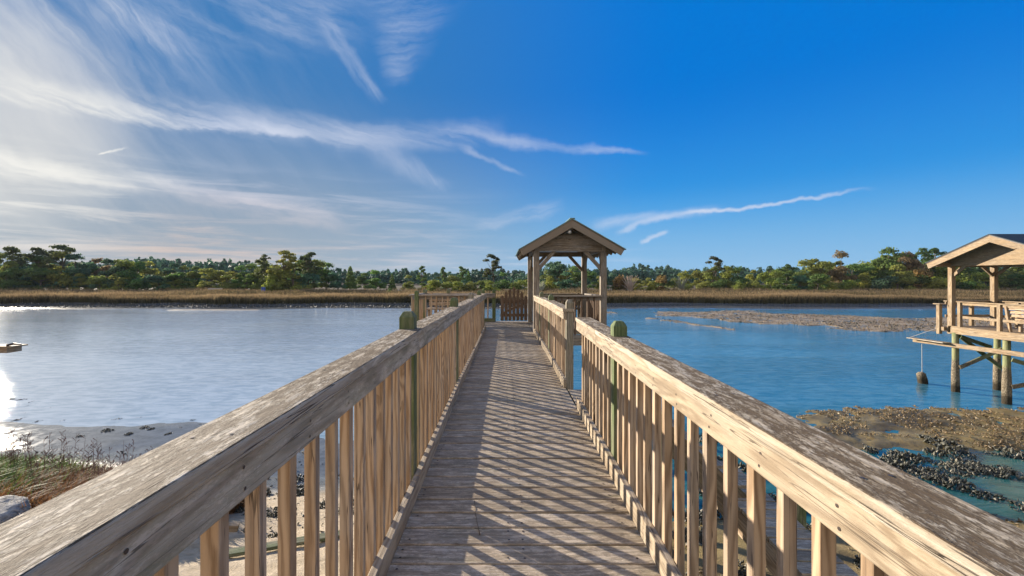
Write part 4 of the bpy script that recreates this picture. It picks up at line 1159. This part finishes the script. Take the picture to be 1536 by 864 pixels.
# roof of the pavilion: ridge runs to the right, gable faces the pier
RY, RHW, RZT, RZE = 14.50, 2.18, 2.74, 1.86; RX0, RX1 = 16.2, 20.2; rs = (RZT - RZE) / RHW
for s_ in (-1, 1):
    n3 = Vector((0, s_ * rs, 1)).normalized()
    def rbox(o0, th, xa, xb, ex, mat, nm):
        r_ = Vector((0, RY, RZT - o0 / n3.z)); e = Vector((0, RY + s_ * (RHW + ex), RZE - rs * ex)) - n3 * o0
        t = MB(); t.prism([(xa, r_.y, r_.z), (xa, e.y, e.z), (xa, e.y - n3.y * th, e.z - n3.z * th), (xa, r_.y, r_.z - th / n3.z)], (xb - xa, 0, 0), grain=(0, 1, 0) if nm == 'barge_board' else (1, 0, 0)); return t.build(nm, mat, pv)
    rbox(-.03, .028, RX0 - .03, RX1, .03, M['shingle'], 'shingles')
    rbox(0.0, .02, RX0 - .012, RX1, .01, M['drip'], 'drip_edge')
    rbox(.022, .022, RX0 + .04, RX1, 0, YM, 'roof_boards')
    rbox(.022, .20, RX0, RX0 + .038, 0, YM, 'barge_board')
    t = MB(); t.beam((RX0 + .05, RY + s_ * (RHW - .30), 1.79), (RX1, RY + s_ * (RHW - .30), 1.79), .12, .15); t.build('side_beam', YM, pv, bevel=.003)
wx = 16.78
t = MB()
for za, zb in ((1.74, 1.90), (1.904, 2.08), (2.084, 2.28), (2.284, 2.50)):
    ya = (RZT - .05 - za) / rs; yb = (RZT - .05 - zb) / rs
    ya, yb = min(ya, RHW - .1), min(yb, RHW - .1)
    t.prism([(wx, RY - ya, za), (wx, RY + ya, za), (wx, RY + yb, zb), (wx, RY - yb, zb)], (.03, 0, 0), grain=(0, 1, 0))
t.build('gable_boards', YM, pv)
t = MB(); t.beam((18.5, 12.6, 1.83), (18.5, 16.5, 1.83), .06, .2); t.build('cross_beam', YM, pv)
for (A, B) in (((16.85, 16.30, 1.38), (16.85, 15.85, 1.76)), ((18.45, 16.30, 1.38), (18.45, 15.85, 1.76)), ((18.40, 16.36, 1.38), (17.98, 16.36, 1.76)), ((16.9, 16.36, 1.38), (17.3, 16.36, 1.76))):
    t = MB(); t.beam(A, B, .05, .10); t.build('knee_brace', YM, pv)
# bracing between the piles
for (A, B) in (((16.62, 15.85, -1.98), (18.45, 16.1, -1.35)), ((16.9, 16.3, -.75), (18.45, 16.1, -2.05)), ((16.72, 14.3, -1.4), (18.45, 13.2, -2.1)), ((16.72, 14.3, -2.3), (18.45, 13.2, -1.5)), ((16.66, 15.85, -.85), (17.5, 15.6, -1.2))):
    t = MB(); t.beam(A, B, .05, .13); t.build('brace', M['pile'] if A[2] < -1 else M['green'], pv)
# outrigger beam below the deck with rope and weight, and the stub landing behind
t = MB(); t.beam((16.45, 17.45, -1.20), (16.50, 12.2, -1.12), .10, .15); t.build('lower_beam', YM, pv, bevel=.004)
t = MB(); t.beam((16.3, 17.45, -1.11), (16.3, 16.0, -1.10), .30, .03); t.build('lower_plank', M['cap'], pv)
t = MB(); t.beam((16.58, 16.68, .30), (17.4, 16.68, .30), .26, .04); t.build('landing_cap', YM, pv)
for x in (16.72, 17.15):
    t = MB(); t.post(x, 16.70, -.85, .28, .12, cap=False); t.build('rail_post', YM, pv)
t = MB(); t.beam((16.70, 16.66, DZ - .14), (17.4, 16.66, DZ - .14), .32, .14); t.build('landing', YM, pv)
rp = at(1383, 510, 17.25)
t = MB(); t.tube([(16.58, 17.25, -1.12), (16.585, 17.25, -1.8), (16.59, 17.25, -2.52)], .010, 6); o = t.build('rope', M['rope']); tag(o, 'thin pale rope hanging straight down from the pavilion beam', 'rope')
t = MB(); t.tube([(16.1, 17.3, -1.10), (16.75, 16.75, -.62)], .009, 5); tag(t.build('rope', M['rope']), 'slanting rope from the beam end up to the pavilion landing', 'rope')
t = MB(); t.tube([(16.64, 17.25, -3.15), (16.64, 17.25, -2.95), (16.60, 17.25, -2.75), (16.56, 17.25, -2.52), (16.55, 17.25, -2.46)], [.12, .15, .15, .14, .09], 12, jit=.18)
wo_ = t.build('weight', M['pile'], smooth=True); tag(wo_, 'barnacled log hanging on the rope at the water left of the pavilion', 'float')

# tip of the neighbour's dock at the left edge
dk = empty('dock', (-14.5, 12.6, -.6), 'tan end of a neighbouring dock reaching in at the left edge', 'dock')
t = MB(); y = 12.0
while y < 12.4: t.beam((-18.5, y, -.60), (-13.62 + rnd.uniform(-.02, .02), y, -.60), .14, .038); y += .146
t.build('deck', YM, dk)
t = MB(); t.beam((-18.5, 12.0, -.72), (-13.78, 12.0, -.70), .045, .15); t.beam((-13.80, 12.03, -.70), (-13.80, 12.35, -.70), .045, .15); t.build('rim_board', M['bal'], dk)
for x in (-16.8, -18.2):
    for y in (12.1, 12.3):
        t = MB(); t.tube([(x, y, -3.6), (x, y, -.62)], .12, 10); t.build('pile', M['pile'], dk, smooth=True)
t = MB(); t.tube([(-13.8, 12.0, -.56), (-13.62, 12.0, -.52), (-13.4, 12.0, -.54)], [.03, .035, .015], 6); t.build('cleat', M['nail'], dk)

# ------------------------------------------------------------------ haze: one closed box of thin air round the whole scene
t = MB(); t.prism([(-620, -70, -6), (620, -70, -6), (620, 620, -6), (-620, 620, -6)], (0, 0, 26))
tag(t.build('haze', M['haze']), 'thin even sea haze that softens the far trees', 'haze', kind='stuff')
